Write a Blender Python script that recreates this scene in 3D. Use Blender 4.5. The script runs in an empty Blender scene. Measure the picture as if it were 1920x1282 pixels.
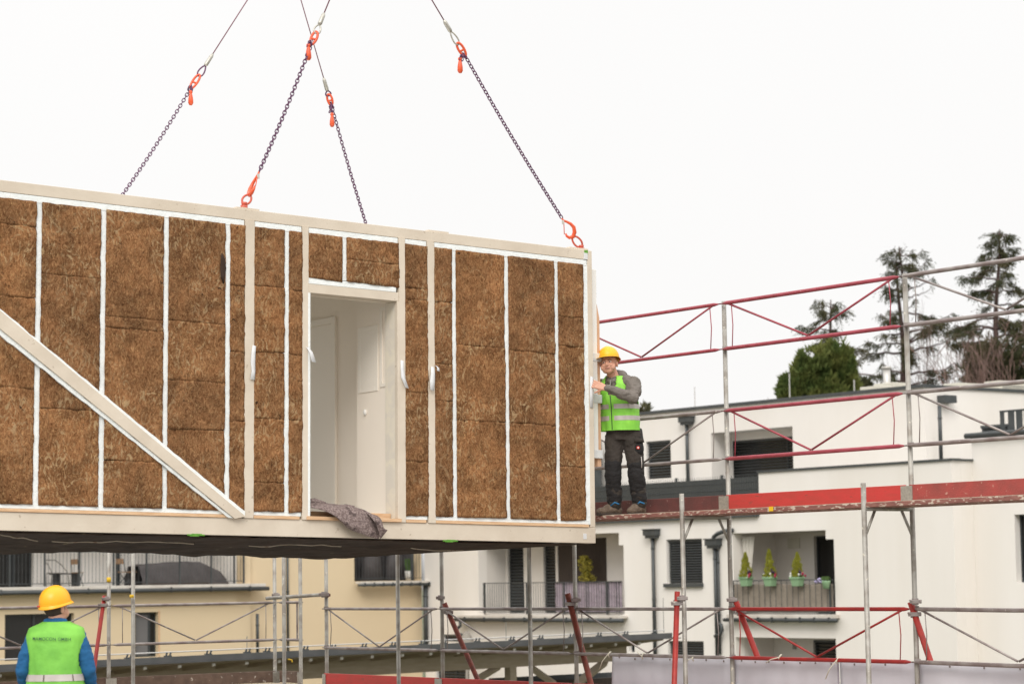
import bpy, bmesh, math, random
from mathutils import Vector, Matrix, noise
R = math.radians
C = bpy.context.scene.collection
rnd = random.Random(7)
PI = math.pi
# ------------------------------------------------------------------ camera geometry (surveyed from the photograph)
FPX = 4533.0; PITCH = math.atan(447/FPX); CAM = Vector((0, 0, 1.83)); SR = .0152; CR = math.sqrt(1-SR*SR)
def ray(px, py):
    a = (px-960)/FPX; b = (641-py)/FPX; u = a*CR+b*SR; v = -a*SR+b*CR
    y = math.cos(PITCH)-v*math.sin(PITCH); z = math.sin(PITCH)+v*math.cos(PITCH)
    return Vector((u/y, 1, z/y))
def at(px, py, d): return CAM+ray(px, py)*d
def proj(p):
    q = p-CAM
    f = q.y*math.cos(PITCH)+q.z*math.sin(PITCH); u = -q.y*math.sin(PITCH)+q.z*math.cos(PITCH)
    a, b = q.x/f, u/f
    return 960+FPX*(a*CR-b*SR), 641-FPX*(a*SR+b*CR)
A1 = R(52.5)
D1 = Vector((math.sin(A1), math.cos(A1), 0)); D2 = Vector((-math.cos(A1), math.sin(A1), 0)); UP = Vector((0, 0, 1))
class Plane:
    """vertical plane: s runs to the right as seen from the camera, z is world height, w is distance behind the plane"""
    def __init__(self, p0, d): self.p0 = Vector((p0.x, p0.y, 0)); self.d = d.normalized(); self.n = Vector((-self.d.y, self.d.x, 0))
    def hit(self, px, py, w=0):
        r = ray(px, py); p = self.p0+self.n*w
        s = (r.x*p.y-p.x)/(self.d.x-r.x*self.d.y); Y = p.y+s*self.d.y
        return s, CAM.z+r.z*Y
    def pt(self, s, z, w=0): return self.p0+self.d*s+self.n*w+UP*z
    def off(self, w): return Plane(self.p0+self.n*w, self.d)
    def rect(self, x0, y0, x1, y1, w=0):
        ym = (y0+y1)/2; xm = (x0+x1)/2
        return self.hit(x0, ym, w)[0], self.hit(x1, ym, w)[0], self.hit(xm, y1, w)[1], self.hit(xm, y0, w)[1]
class TPlane:
    """tilted plane: s along d, z along u, w behind it"""
    def __init__(self, p0, d, u): self.p0 = Vector(p0); self.d = d.normalized(); self.u = u.normalized(); self.n = self.u.cross(self.d).normalized()
    def hit(self, px, py, w=0):
        r = ray(px, py); c = self.p0+self.n*w-CAM; x = r*(c.dot(self.n)/r.dot(self.n))-c
        return x.dot(self.d), x.dot(self.u)
    def pt(self, s, z, w=0): return self.p0+self.d*s+self.u*z+self.n*w
    def off(self, w): return TPlane(self.p0+self.n*w, self.d, self.u)
# ------------------------------------------------------------------ materials
MATS = {}
def mat(name, col, rough=.6, metal=0., col2=None, scale=6., lo=.35, hi=.65, detail=5, bump=0., bscale=60., spec=.5, dist=0., stretch=None, trans=None, alpha=None, coord='Object', col3=None, s3=40., t3=.68):
    m = bpy.data.materials.new(name); m.use_nodes = True; nt = m.node_tree; N = nt.nodes; L = nt.links
    b = N['Principled BSDF']; b.inputs['Roughness'].default_value = rough; b.inputs['Metallic'].default_value = metal
    b.inputs['Specular IOR Level'].default_value = spec
    b.inputs['Base Color'].default_value = (*col, 1)
    tc = N.new('ShaderNodeTexCoord'); mp = N.new('ShaderNodeMapping'); L.new(tc.outputs[coord], mp.inputs[0])
    if stretch: mp.inputs['Scale'].default_value = stretch
    if col2:
        n = N.new('ShaderNodeTexNoise'); n.inputs['Scale'].default_value = scale; n.inputs['Detail'].default_value = detail; n.inputs['Distortion'].default_value = dist
        L.new(mp.outputs[0], n.inputs[0])
        r = N.new('ShaderNodeValToRGB'); r.color_ramp.elements[0].position = lo; r.color_ramp.elements[1].position = hi
        r.color_ramp.elements[0].color = (*col, 1); r.color_ramp.elements[1].color = (*col2, 1)
        L.new(n.outputs[0], r.inputs[0]); out = r.outputs[0]
        if col3:
            n3 = N.new('ShaderNodeTexNoise'); n3.inputs['Scale'].default_value = s3; n3.inputs['Detail'].default_value = 3
            L.new(mp.outputs[0], n3.inputs[0]); r3 = N.new('ShaderNodeValToRGB')
            r3.color_ramp.elements[0].position = t3; r3.color_ramp.elements[1].position = t3+.04
            L.new(n3.outputs[0], r3.inputs[0]); mx = N.new('ShaderNodeMix'); mx.data_type = 'RGBA'
            L.new(r3.outputs[0], mx.inputs[0]); L.new(out, mx.inputs[6]); mx.inputs[7].default_value = (*col3, 1); out = mx.outputs[2]
        L.new(out, b.inputs['Base Color'])
    if bump:
        n2 = N.new('ShaderNodeTexNoise'); n2.inputs['Scale'].default_value = bscale; n2.inputs['Detail'].default_value = 4; L.new(mp.outputs[0], n2.inputs[0])
        bp = N.new('ShaderNodeBump'); bp.inputs['Strength'].default_value = min(bump, 1); bp.inputs['Distance'].default_value = .02
        L.new(n2.outputs[0], bp.inputs['Height']); L.new(bp.outputs[0], b.inputs['Normal'])
    if trans:
        t = N.new('ShaderNodeBsdfTranslucent'); t.inputs[0].default_value = (*col, 1); ms = N.new('ShaderNodeMixShader'); ms.inputs[0].default_value = trans
        L.new(b.outputs[0], ms.inputs[1]); L.new(t.outputs[0], ms.inputs[2]); L.new(ms.outputs[0], N['Material Output'].inputs[0])
    m.diffuse_color = (*col, 1); MATS[name] = m
    return m
mat('steel_beige', (.60, .515, .41), .5, col2=(.67, .585, .475), scale=2.6, bump=.2, bscale=9, col3=(.46, .38, .29), s3=16, t3=.69)
mat('white_tape', (.76, .79, .78), .55, col2=(.84, .86, .84), scale=9, bump=.3, bscale=30, col3=(.62, .6, .55), s3=22, t3=.73)
mat('wood_strip', (.62, .38, .21), .7, col2=(.74, .50, .30), scale=7, stretch=(1, 1, 9), bump=.2)
mat('membrane', (.030, .017, .010), .7, spec=.2, col2=(.060, .037, .024), scale=2.5, dist=1.5, bump=.7, bscale=5, col3=(.22, .17, .1), s3=6, t3=.70)
mat('white_paint', (.78, .76, .71), .5, col2=(.82, .80, .76), scale=4)
mat('inner_wall', (.90, .81, .70), .65, col2=(.91, .82, .71), scale=1.5)
mat('inner_door', (.88, .81, .71), .45)
mat('putty', (.70, .64, .55), .8, col2=(.78, .71, .58), scale=6, lo=.45, hi=.62, dist=.6)
mat('paper_tape', (.82, .82, .82), .5, trans=.2)
mat('green_mark', (.06, .24, .015), .6, col2=(.14, .34, .04), scale=30)
mat('felt', (.15, .105, .095), .95, col2=(.36, .28, .26), scale=55, lo=.38, hi=.7, bump=.9, bscale=80, col3=(.10, .07, .065), s3=9, t3=.6)
mat('orange_paint', (.74, .11, .035), .35, col2=(.70, .09, .03), scale=40)
mat('lug_red', (.62, .09, .05), .45, col2=(.45, .10, .06), scale=60)
mat('chain_steel', (.085, .025, .075), .5, .1, col2=(.15, .055, .12), scale=50)
mat('wire_rope', (.22, .08, .11), .5, .2)
mat('ferrule', (.52, .5, .44), .4, .6, col2=(.40, .38, .34), scale=40)
mat('galv', (.40, .38, .34), .5, .35, col2=(.27, .24, .205), scale=7, lo=.42, hi=.62, bump=.2, bscale=90, col3=(.62, .57, .47), s3=26, t3=.66)
mat('galv_rail', (.33, .29, .27), .45, .35, col2=(.22, .17, .16), scale=6, lo=.4, hi=.62, col3=(.5, .46, .4), s3=24, t3=.67)
mat('red_rail', (.38, .065, .09), .5, .1, col2=(.30, .045, .06), scale=9, col3=(.55, .34, .32), s3=40, t3=.72)
mat('red_rail_low', (.36, .02, .015), .45, .1, col2=(.27, .02, .02), scale=9, col3=(.5, .28, .22), s3=40, t3=.72)
mat('prop_rust', (.23, .045, .025), .6, .1, col2=(.12, .035, .022), scale=14, bump=.3, col3=(.4, .3, .24), s3=60, t3=.7)
mat('prop_red', (.38, .03, .02), .5, .1, col2=(.28, .025, .02), scale=10, col3=(.42, .2, .15), s3=50, t3=.72)
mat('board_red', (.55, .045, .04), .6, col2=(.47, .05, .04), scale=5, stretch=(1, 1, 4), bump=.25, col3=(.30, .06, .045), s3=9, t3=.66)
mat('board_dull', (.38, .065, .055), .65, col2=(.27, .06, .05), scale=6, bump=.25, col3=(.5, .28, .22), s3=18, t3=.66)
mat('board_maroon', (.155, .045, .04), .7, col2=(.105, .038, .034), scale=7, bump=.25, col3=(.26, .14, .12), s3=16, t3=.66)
mat('board_brown', (.17, .11, .08), .8, col2=(.11, .07, .052), scale=8, bump=.4, col3=(.55, .49, .42), s3=20, t3=.66)
mat('plank_edge', (.30, .13, .10), .75, col2=(.21, .08, .065), scale=9, stretch=(1, 1, 3), bump=.4, col3=(.56, .45, .36), s3=15, t3=.56)
mat('plank_pale', (.50, .43, .34), .85, col2=(.40, .33, .25), scale=8, bump=.4, col3=(.30, .2, .15), s3=18, t3=.62)
mat('sheet', (.74, .715, .75), .5, col2=(.62, .60, .64), scale=1.1, stretch=(1.6, 1.6, .35), lo=.3, hi=.7, trans=.3, bump=.3, bscale=3)
mat('sheet_seam', (.30, .27, .31), .6)
mat('rope', (.66, .62, .5), .8)
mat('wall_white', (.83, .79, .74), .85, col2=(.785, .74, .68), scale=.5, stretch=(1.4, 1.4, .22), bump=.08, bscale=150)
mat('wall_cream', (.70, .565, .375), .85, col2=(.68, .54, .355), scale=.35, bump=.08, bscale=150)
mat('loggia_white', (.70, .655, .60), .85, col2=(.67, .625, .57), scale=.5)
mat('anthracite', (.055, .062, .064), .5, .2, col2=(.075, .08, .08), scale=4)
mat('dark_frame', (.035, .04, .042), .4)
mat('blind', (.075, .08, .08), .5, .3)
mat('slab_edge', (.66, .62, .56), .8, col2=(.55, .5, .44), scale=2.5)
mat('terrace_grey', (.35, .35, .34), .8)
mat('canopy_metal', (.062, .064, .064), .6, .0, col2=(.085, .085, .085), scale=3)
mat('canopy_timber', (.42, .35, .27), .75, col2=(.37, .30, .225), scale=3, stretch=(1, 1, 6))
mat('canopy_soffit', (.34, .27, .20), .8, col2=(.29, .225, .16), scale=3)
mat('rafter_end', (.55, .53, .48), .7)
mat('dark_timber', (.06, .042, .032), .85, col2=(.035, .025, .02), scale=8, stretch=(6, 6, .3))
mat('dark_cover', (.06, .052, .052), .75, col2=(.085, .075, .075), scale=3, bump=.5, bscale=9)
mat('chair_metal', (.17, .15, .12), .4, .6)
mat('chair_wood', (.33, .2, .11), .7)
mat('bench_dark', (.06, .06, .06), .6)
mat('lilac_cloth', (.40, .33, .37), .85, col2=(.35, .28, .33), scale=5, bump=.5, bscale=14)
mat('reed_mat', (.30, .255, .205), .9, col2=(.245, .205, .165), scale=14, stretch=(.4, .4, 5), bump=.4, bscale=120)
mat('curtain_white', (.74, .70, .63), .85, trans=.2)
mat('curtain_grey', (.24, .22, .19), .85, col2=(.32, .29, .25), scale=14, stretch=(3, 3, .1))
mat('pot_green', (.26, .42, .24), .6); mat('pot_white', (.6, .58, .53), .6)
mat('conifer_yellow', (.26, .27, .02), .75, col2=(.38, .36, .05), scale=30, trans=.25)
mat('plant_gold', (.42, .34, .04), .7, col2=(.20, .20, .04), scale=14, trans=.25)
mat('plant_green', (.07, .13, .03), .7)
mat('flower_white', (.8, .78, .74), .7); mat('flower_dark', (.045, .02, .045), .7); mat('flower_red', (.35, .02, .06), .7); mat('flower_violet', (.45, .4, .62), .7)
mat('needles', (.05, .058, .022), .8, col2=(.095, .082, .035), scale=1.2, lo=.4, hi=.65, trans=.15)
mat('thuja_leaf', (.075, .115, .025), .75, col2=(.19, .20, .05), scale=1.6, lo=.38, hi=.66, trans=.2)
mat('bark', (.12, .075, .065), .9, col2=(.07, .045, .04), scale=8)
mat('twig', (.24, .15, .125), .9, col2=(.17, .11, .09), scale=6)
mat('roof_unit', (.60, .57, .48), .6, col2=(.55, .52, .44), scale=3); mat('grille', (.22, .21, .19), .6)
mat('rod', (.55, .53, .5), .4, .5)
mat('skin', (.66, .37, .26), .55, col2=(.60, .30, .205), scale=22, spec=.35)
mat('eye_white', (.7, .68, .64), .3); mat('eye_dark', (.03, .02, .015), .3); mat('brow', (.12, .07, .045), .9); mat('lip', (.36, .12, .10), .5); mat('hair', (.055, .035, .025), .9)
mat('helmet_yellow', (.90, .49, .015), .45, col2=(.90, .47, .012), scale=3)
mat('helmet_yellow_deep', (.92, .44, .008), .38, col2=(.88, .40, .008), scale=3)
mat('helmet_red', (.5, .04, .02), .5)
mat('hoodie', (.155, .135, .115), .9, col2=(.19, .165, .145), scale=9, bump=.5, bscale=40)
mat('hoodie_dark', (.05, .05, .05), .9, bump=.4)
mat('vest', (.33, .80, .085), .6, col2=(.24, .64, .07), scale=6, bump=1, bscale=8, trans=.12)
mat('vest_back', (.25, .64, .085), .65, col2=(.17, .48, .06), scale=5, bump=1, bscale=7, trans=.12)
mat('reflective', (.52, .48, .44), .4, .15, col2=(.46, .41, .38), scale=12)
mat('vest_text', (.03, .10, .04), .7)
mat('trousers', (.032, .025, .020), .9, col2=(.047, .037, .030), scale=8, bump=.6, bscale=28)
mat('trouser_black', (.014, .012, .012), .9, bump=.5, bscale=28)
mat('boot', (.10, .065, .045), .85, col2=(.17, .125, .09), scale=30, bump=.5); mat('sole', (.05, .035, .028), .9)
mat('lace_blue', (.03, .17, .36), .8)
mat('badge_red', (.7, .04, .02), .4)
mat('sweater_blue', (.008, .085, .21), .9, col2=(.012, .11, .26), scale=7, bump=.5, bscale=25)
mat('screed', (.68, .65, .60), .8, col2=(.62, .59, .54), scale=3)
mat('concrete', (.30, .29, .27), .9, col2=(.36, .35, .33), scale=1.2, bump=.3)
mat('soil', (.12, .10, .07), .95, col2=(.07, .09, .035), scale=.15, bump=.4)
mat('spreader', (.55, .35, .03), .5); mat('tan_board', (.60, .35, .21), .8, col2=(.66, .41, .26), scale=12)
mat('label_tape', (.72, .72, .70), .4, col2=(.62, .64, .64), scale=30)
mat('text_dark', (.10, .02, .02), .8)
mat('tag_yellow', (.8, .5, .02), .5)
def glass(name, col, rough=.08):
    m = bpy.data.materials.new(name); m.use_nodes = True; b = m.node_tree.nodes['Principled BSDF']
    b.inputs['Base Color'].default_value = (*col, 1); b.inputs['Roughness'].default_value = rough; b.inputs['Specular IOR Level'].default_value = .35
    MATS[name] = m
glass('pane_dark', (.018, .018, .018), .12); glass('pane_grey', (.16, .155, .155), .2)
def wool_material():
    m = bpy.data.materials.new('mineral_wool'); m.use_nodes = True; nt = m.node_tree; N = nt.nodes; L = nt.links; b = N['Principled BSDF']
    b.inputs['Roughness'].default_value = .95; b.inputs['Specular IOR Level'].default_value = .1
    tc = N.new('ShaderNodeTexCoord')
    def nz(scale, det, dist, vec=None, rough=.55):
        n = N.new('ShaderNodeTexNoise'); n.inputs['Scale'].default_value = scale; n.inputs['Detail'].default_value = det; n.inputs['Distortion'].default_value = dist; n.inputs['Roughness'].default_value = rough
        L.new(vec or tc.outputs['Object'], n.inputs[0]); return n.outputs[0]
    def ramp(x, stops):
        r = N.new('ShaderNodeValToRGB'); e = r.color_ramp.elements
        while len(e) < len(stops): e.new(.5)
        for k, (p, c) in enumerate(stops): e[k].position = p; e[k].color = (*c, 1) if len(c) == 3 else c
        L.new(x, r.inputs[0]); return r.outputs[0]
    def mix(f, a, c, mode='MIX', fac=None):
        x = N.new('ShaderNodeMix'); x.data_type = 'RGBA'; x.blend_type = mode
        if f is not None: L.new(f, x.inputs[0])
        else: x.inputs[0].default_value = fac
        for k, v in ((6, a), (7, c)):
            if isinstance(v, tuple): x.inputs[k].default_value = (*v, 1)
            else: L.new(v, x.inputs[k])
        return x.outputs[2]
    mp = N.new('ShaderNodeMapping'); mp.inputs['Scale'].default_value = (1, 1, .6); L.new(tc.outputs['Object'], mp.inputs[0]); V = mp.outputs[0]
    base = ramp(nz(21, 6, 2.6, V, .62), [(.30, (.085, .036, .014)), (.46, (.180, .086, .038)), (.60, (.268, .140, .066)), (.74, (.42, .25, .12))])
    clump = ramp(nz(3.2, 4, .8), [(.36, (.68, .65, .62)), (.64, (1.30, 1.23, 1.16))])
    col = mix(None, base, clump, 'MULTIPLY', .9)
    curl = ramp(nz(8.5, 5, 4.0, V, .60), [(.52, (0, 0, 0)), (.64, (1, 1, 1))])
    mask = ramp(nz(2.1, 5, .8), [(.46, (.10, .10, .10)), (.58, (.85, .85, .85))])
    cm = mix(None, curl, mask, 'MULTIPLY', 1.0)
    col = mix(cm, col, (.40, .275, .15))
    fleck = ramp(nz(34, 4, 3.0, V), [(.56, (0, 0, 0)), (.70, (.7, .7, .7))])
    col = mix(fleck, col, (.44, .27, .12))
    pit = ramp(nz(17, 5, 2.0), [(.29, (1, 1, 1)), (.36, (0, 0, 0))])
    col = mix(pit, col, (.05, .026, .014))
    at_ = N.new('ShaderNodeAttribute'); at_.attribute_name = 'batt'
    tone = ramp(at_.outputs['Fac'], [(0, (.90, .91, .93)), (.5, (1, 1, 1)), (1, (1.09, 1.07, 1.04))])
    col = mix(None, col, tone, 'MULTIPLY', 1.0)
    L.new(col, b.inputs['Base Color'])
    bp = N.new('ShaderNodeBump'); bp.inputs['Strength'].default_value = .7; bp.inputs['Distance'].default_value = .016
    L.new(nz(22, 6, 2.6, V), bp.inputs['Height']); L.new(bp.outputs[0], b.inputs['Normal'])
    MATS['mineral_wool'] = m
wool_material()
# ------------------------------------------------------------------ object helpers
def tag(o, label=None, cat=None, group=None, kind=None):
    if label: o['label'] = label
    if cat: o['category'] = cat
    if group: o['group'] = group
    if kind: o['kind'] = kind
    return o
def empty(name, loc, label, cat, group=None, rz=0):
    o = bpy.data.objects.new(name, None); C.objects.link(o); o.location = loc; o.rotation_euler = (0, 0, rz)
    o['_m'] = 0; del o['_m']
    return tag(o, label, cat, group)
def wm(o):
    if o is None: return Matrix()
    m = Matrix.LocRotScale(o.location, o.rotation_euler, o.scale)
    if o.parent: return wm(o.parent) @ o.matrix_parent_inverse @ m
    return m
class MB:
    def __init__(self): self.bm = bmesh.new()
    def hexa(self, P, mi=0):
        v = [self.bm.verts.new(p) for p in P]
        for f in ((0, 3, 2, 1), (4, 5, 6, 7), (0, 1, 5, 4), (1, 2, 6, 5), (2, 3, 7, 6), (3, 0, 4, 7)):
            self.bm.faces.new([v[k] for k in f]).material_index = mi
        return self
    def box(self, x0, x1, y0, y1, z0, z1, mi=0):
        return self.hexa([Vector(p) for p in ((x0, y0, z0), (x1, y0, z0), (x1, y1, z0), (x0, y1, z0), (x0, y0, z1), (x1, y0, z1), (x1, y1, z1), (x0, y1, z1))], mi)
    def pbox(self, pl, s0, s1, z0, z1, w0, w1, mi=0):
        q = pl.pt
        return self.hexa([q(s0, z0, w0), q(s1, z0, w0), q(s1, z0, w1), q(s0, z0, w1), q(s0, z1, w0), q(s1, z1, w0), q(s1, z1, w1), q(s0, z1, w1)], mi)
    def prism(self, pts, n):
        """extrude a polygon (list of Vectors) by the vector n"""
        a = [self.bm.verts.new(p) for p in pts]; b = [self.bm.verts.new(p+n) for p in pts]; k = len(pts)
        self.bm.faces.new(a[::-1]); self.bm.faces.new(b)
        for i in range(k): self.bm.faces.new((a[i], a[(i+1) % k], b[(i+1) % k], b[i]))
        return self
    def tube(self, pts, r, seg=10, caps=True, closed=False):
        pts = [Vector(p) for p in pts]; n = len(pts)
        rr = r if isinstance(r, (list, tuple)) else [r]*n
        t0 = (pts[1]-pts[0]).normalized(); ref = Vector((0, 0, 1)) if abs(t0.z) < .9 else Vector((1, 0, 0))
        x = t0.cross(ref).normalized(); rings = []
        for i, p in enumerate(pts):
            if closed: t = (pts[(i+1) % n]-pts[i-1]).normalized()
            else: t = (pts[min(i+1, n-1)]-pts[max(i-1, 0)]).normalized()
            x = (x-t*x.dot(t)).normalized(); y = t.cross(x)
            rings.append([self.bm.verts.new(p+(x*math.cos(2*PI*k/seg)+y*math.sin(2*PI*k/seg))*rr[i]) for k in range(seg)])
        m = n if closed else n-1
        for i in range(m):
            a, b = rings[i], rings[(i+1) % n]
            for k in range(seg): self.bm.faces.new((a[k], a[(k+1) % seg], b[(k+1) % seg], b[k]))
        if caps and not closed: self.bm.faces.new(rings[0][::-1]); self.bm.faces.new(rings[-1])
        return self
    def loft(self, rings, seg=24, caps=True, power=1.0):
        """rings: (centre, rx, ry, yaw)"""
        vs = []
        for c, rx, ry, yaw in rings:
            row = []
            for k in range(seg):
                a = 2*PI*k/seg; ca, sa = math.cos(a), math.sin(a)
                x = rx*math.copysign(abs(ca)**power, ca); y = ry*math.copysign(abs(sa)**power, sa)
                row.append(self.bm.verts.new(Vector(c)+Vector((x*math.cos(yaw)-y*math.sin(yaw), x*math.sin(yaw)+y*math.cos(yaw), 0))))
            vs.append(row)
        for i in range(len(vs)-1):
            for k in range(seg): self.bm.faces.new((vs[i][k], vs[i][(k+1) % seg], vs[i+1][(k+1) % seg], vs[i+1][k]))
        if caps: self.bm.faces.new(vs[0][::-1]); self.bm.faces.new(vs[-1])
        return self
    def ell(self, c, r, rot=None, u=16, v=10):
        m = Matrix.Translation(Vector(c)) @ (rot.to_4x4() if rot else Matrix()) @ Matrix.Diagonal((*r, 1))
        bmesh.ops.create_uvsphere(self.bm, u_segments=u, v_segments=v, radius=1, matrix=m); return self
    def build(self, name, m, parent=None, smooth=False, bevel=0, local=False, keep=False):
        bm = self.bm
        bmesh.ops.recalc_face_normals(bm, faces=bm.faces)
        me = bpy.data.meshes.new(name); bm.to_mesh(me); bm.free()
        for q in (m if isinstance(m, (list, tuple)) else [m]): me.materials.append(MATS[q])
        return link(name, me, parent, smooth, bevel, local)
def link(name, me, parent=None, smooth=False, bevel=0, local=False):
    if smooth:
        me.polygons.foreach_set('use_smooth', [True]*len(me.polygons))
    o = bpy.data.objects.new(name, me); C.objects.link(o)
    if parent is not None:
        o.parent = parent
        if not local: o.matrix_parent_inverse = wm(parent).inverted()
    if bevel:
        b = o.modifiers.new('bevel', 'BEVEL'); b.width = bevel; b.segments = 2; b.limit_method = 'ANGLE'
    return o
def grid_mesh(P, nx, ny, f, thick=0):
    """append a grid f(i/nx, j/ny) to MB P"""
    V = [[P.bm.verts.new(f(i/nx, j/ny)) for i in range(nx+1)] for j in range(ny+1)]
    for j in range(ny):
        for i in range(nx): P.bm.faces.new((V[j][i], V[j][i+1], V[j+1][i+1], V[j+1][i]))
    return V
def solidify(o, t):
    m = o.modifiers.new('thickness', 'SOLIDIFY'); m.thickness = t; m.offset = 0; return o
def wall(name, pl, s0, s1, z0, z1, holes, th, m, parent):
    ss = sorted({s0, s1, *[h[0] for h in holes], *[h[1] for h in holes]}); zz = sorted({z0, z1, *[h[2] for h in holes], *[h[3] for h in holes]})
    ss = [s for s in ss if s0 <= s <= s1]; zz = [z for z in zz if z0 <= z <= z1]
    def solid(i, j):
        if not (0 <= i < len(ss)-1 and 0 <= j < len(zz)-1): return False
        a, b = (ss[i]+ss[i+1])/2, (zz[j]+zz[j+1])/2
        return not any(h[0] < a < h[1] and h[2] < b < h[3] for h in holes)
    M = MB(); cache = {}
    def v(i, j, k):
        if (i, j, k) not in cache: cache[(i, j, k)] = M.bm.verts.new(pl.pt(ss[i], zz[j], th*k))
        return cache[(i, j, k)]
    for i in range(len(ss)-1):
        for j in range(len(zz)-1):
            if not solid(i, j): continue
            F = M.bm.faces.new
            F((v(i, j, 0), v(i+1, j, 0), v(i+1, j+1, 0), v(i, j+1, 0))); F((v(i, j, 1), v(i, j+1, 1), v(i+1, j+1, 1), v(i+1, j, 1)))
            if not solid(i-1, j): F((v(i, j, 0), v(i, j+1, 0), v(i, j+1, 1), v(i, j, 1)))
            if not solid(i+1, j): F((v(i+1, j, 0), v(i+1, j, 1), v(i+1, j+1, 1), v(i+1, j+1, 0)))
            if not solid(i, j-1): F((v(i, j, 0), v(i, j, 1), v(i+1, j, 1), v(i+1, j, 0)))
            if not solid(i, j+1): F((v(i, j+1, 0), v(i+1, j+1, 0), v(i+1, j+1, 1), v(i, j+1, 1)))
    return M.build(name, m, parent)
def window(pl, rc, w, parent, kind='blind', name='window', mullions=(), pane='pane_dark', slat=.085):
    s0, s1, z0, z1 = rc; t = .05
    M = MB(); M.pbox(pl, s0, s0+t, z0, z1, w, w+.07); M.pbox(pl, s1-t, s1, z0, z1, w, w+.07)
    M.pbox(pl, s0+t, s1-t, z0, z0+t, w, w+.07); M.pbox(pl, s0+t, s1-t, z1-t, z1, w, w+.07)
    for q in mullions: M.pbox(pl, s0+(s1-s0)*q-.04, s0+(s1-s0)*q+.04, z0+t, z1-t, w+.003, w+.067)
    f = M.build(name, 'dark_frame', parent)
    MB().pbox(pl, s0+t, s1-t, z0+t, z1-t, w+.03, w+.045).build('pane', pane, f)
    if kind == 'blind':
        M = MB(); z = z0+.06
        while z < z1-.04:
            q = pl.pt
            a, b = s0+.03, s1-.03
            M.hexa([q(a, z, w-.07), q(b, z, w-.07), q(b, z+.035, w-.02), q(a, z+.035, w-.02), q(a, z+.008, w-.07), q(b, z+.008, w-.07), q(b, z+.043, w-.02), q(a, z+.043, w-.02)])
            z += slat
        M.pbox(pl, s0+.02, s1-.02, z1-.07, z1-.002, w-.08, w-.01)
        M.build('blind', 'blind', f)
    return f
def railing(pl, s0, s1, z0, z1, w, parent, step=.12, posts=(), m='anthracite', r=.008, name='railing'):
    M = MB(); n = max(2, int((s1-s0)/step))
    for i in range(n+1):
        s = s0+(s1-s0)*i/n; M.tube([pl.pt(s, z0+.08, w), pl.pt(s, z1, w)], r, 5)
    M.pbox(pl, s0, s1, z1-.012, z1+.012, w-.02, w+.02); M.pbox(pl, s0, s1, z0+.07, z0+.09, w-.012, w+.012)
    for s in posts: M.pbox(pl, s-.022, s+.022, z0, z1+.014, w-.024, w+.024)
    return M.build(name, m, parent)
def leaf(M, c, d, ln, wd):
    d = d.normalized(); s = d.cross(Vector((rnd.uniform(-1, 1), rnd.uniform(-1, 1), rnd.uniform(-1, 1)))).normalized()*wd*.5
    v = [M.bm.verts.new(p) for p in (c-s*.6, c+d*ln*.5-s, c+d*ln, c+d*ln*.5+s)]; M.bm.faces.new(v)
# ================================================================== HANGING BUILDING MODULE
yw_, dp_, tl_ = R(51.373), R(1.069), R(.808)
md = Vector((math.sin(yw_)*math.cos(dp_), math.cos(yw_)*math.cos(dp_), -math.sin(dp_))); mh = UP.cross(md).normalized(); mu = md.cross(mh)*math.cos(tl_)+mh*math.sin(tl_)
MC = at(1117, 1018, 25.6); MP = TPlane(MC-mu.normalized()*MC.z, md, mu)
def sv(xt, yt, xb, yb): return (MP.hit(xt, yt)[0]+MP.hit(xb, yb)[0])/2
ZB = MC.z; ZT = MC.z+3.121
SL_END = -9.6; WID = 3.9
module = empty('house_module', MP.pt(SL_END/2, ZB, 0), 'long prefabricated house module with brown wool panels and a doorway, hanging from chains', 'building module')
def mbox(s0, s1, z0, z1, w0, w1, name, m, bevel=.004, label=None, parent=None):
    o = MB().pbox(MP, s0, s1, z0, z1, w0, w1).build(name, m, parent or module, bevel=bevel)
    if label: o['label'] = label
    return o
ZBT = ZB+.165; ZTB = ZT-.105      # inner edges of the beams
mbox(SL_END, 0, ZB, ZBT, 0, .14, 'bottom_beam', 'steel_beige')
mbox(SL_END, -.068, ZTB, ZT, 0, .14, 'top_beam', 'steel_beige')
mbox(SL_END, 0, ZB, ZBT, WID-.14, WID, 'bottom_beam', 'steel_beige')
mbox(SL_END, 0, ZTB, ZT, WID-.14, WID, 'top_beam', 'steel_beige')
mbox(-.066, .0, ZBT+.002, ZT-.002, .001, .10, 'corner_post', 'steel_beige')
mbox(-.10, 0.0, ZBT+.002, ZT-.002, WID-.1, WID-.001, 'corner_post', 'steel_beige')
for s in (-4.295, -.97*2-.07, -.14): # small raised plates on the top beam
    mbox(s-.16, s+.10, ZT, ZT+.018, .01, .13, 'top_plate', 'steel_beige', .003)
posts = [sv(468, 400, 465, 975), sv(571.5, 430, 571.5, 970), sv(752.5, 450, 754, 970), sv(807, 455, 808.5, 975)]
pw = [.105, .07, .074, .085]
posts += [posts[0]-4.4]; pw += [.1]
def wob(z, seed, a=.006): return a*noise.noise(Vector((seed*7.3, z*9, seed)))+a*.8*noise.noise(Vector((seed*3.1, z*31, 2)))
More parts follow.
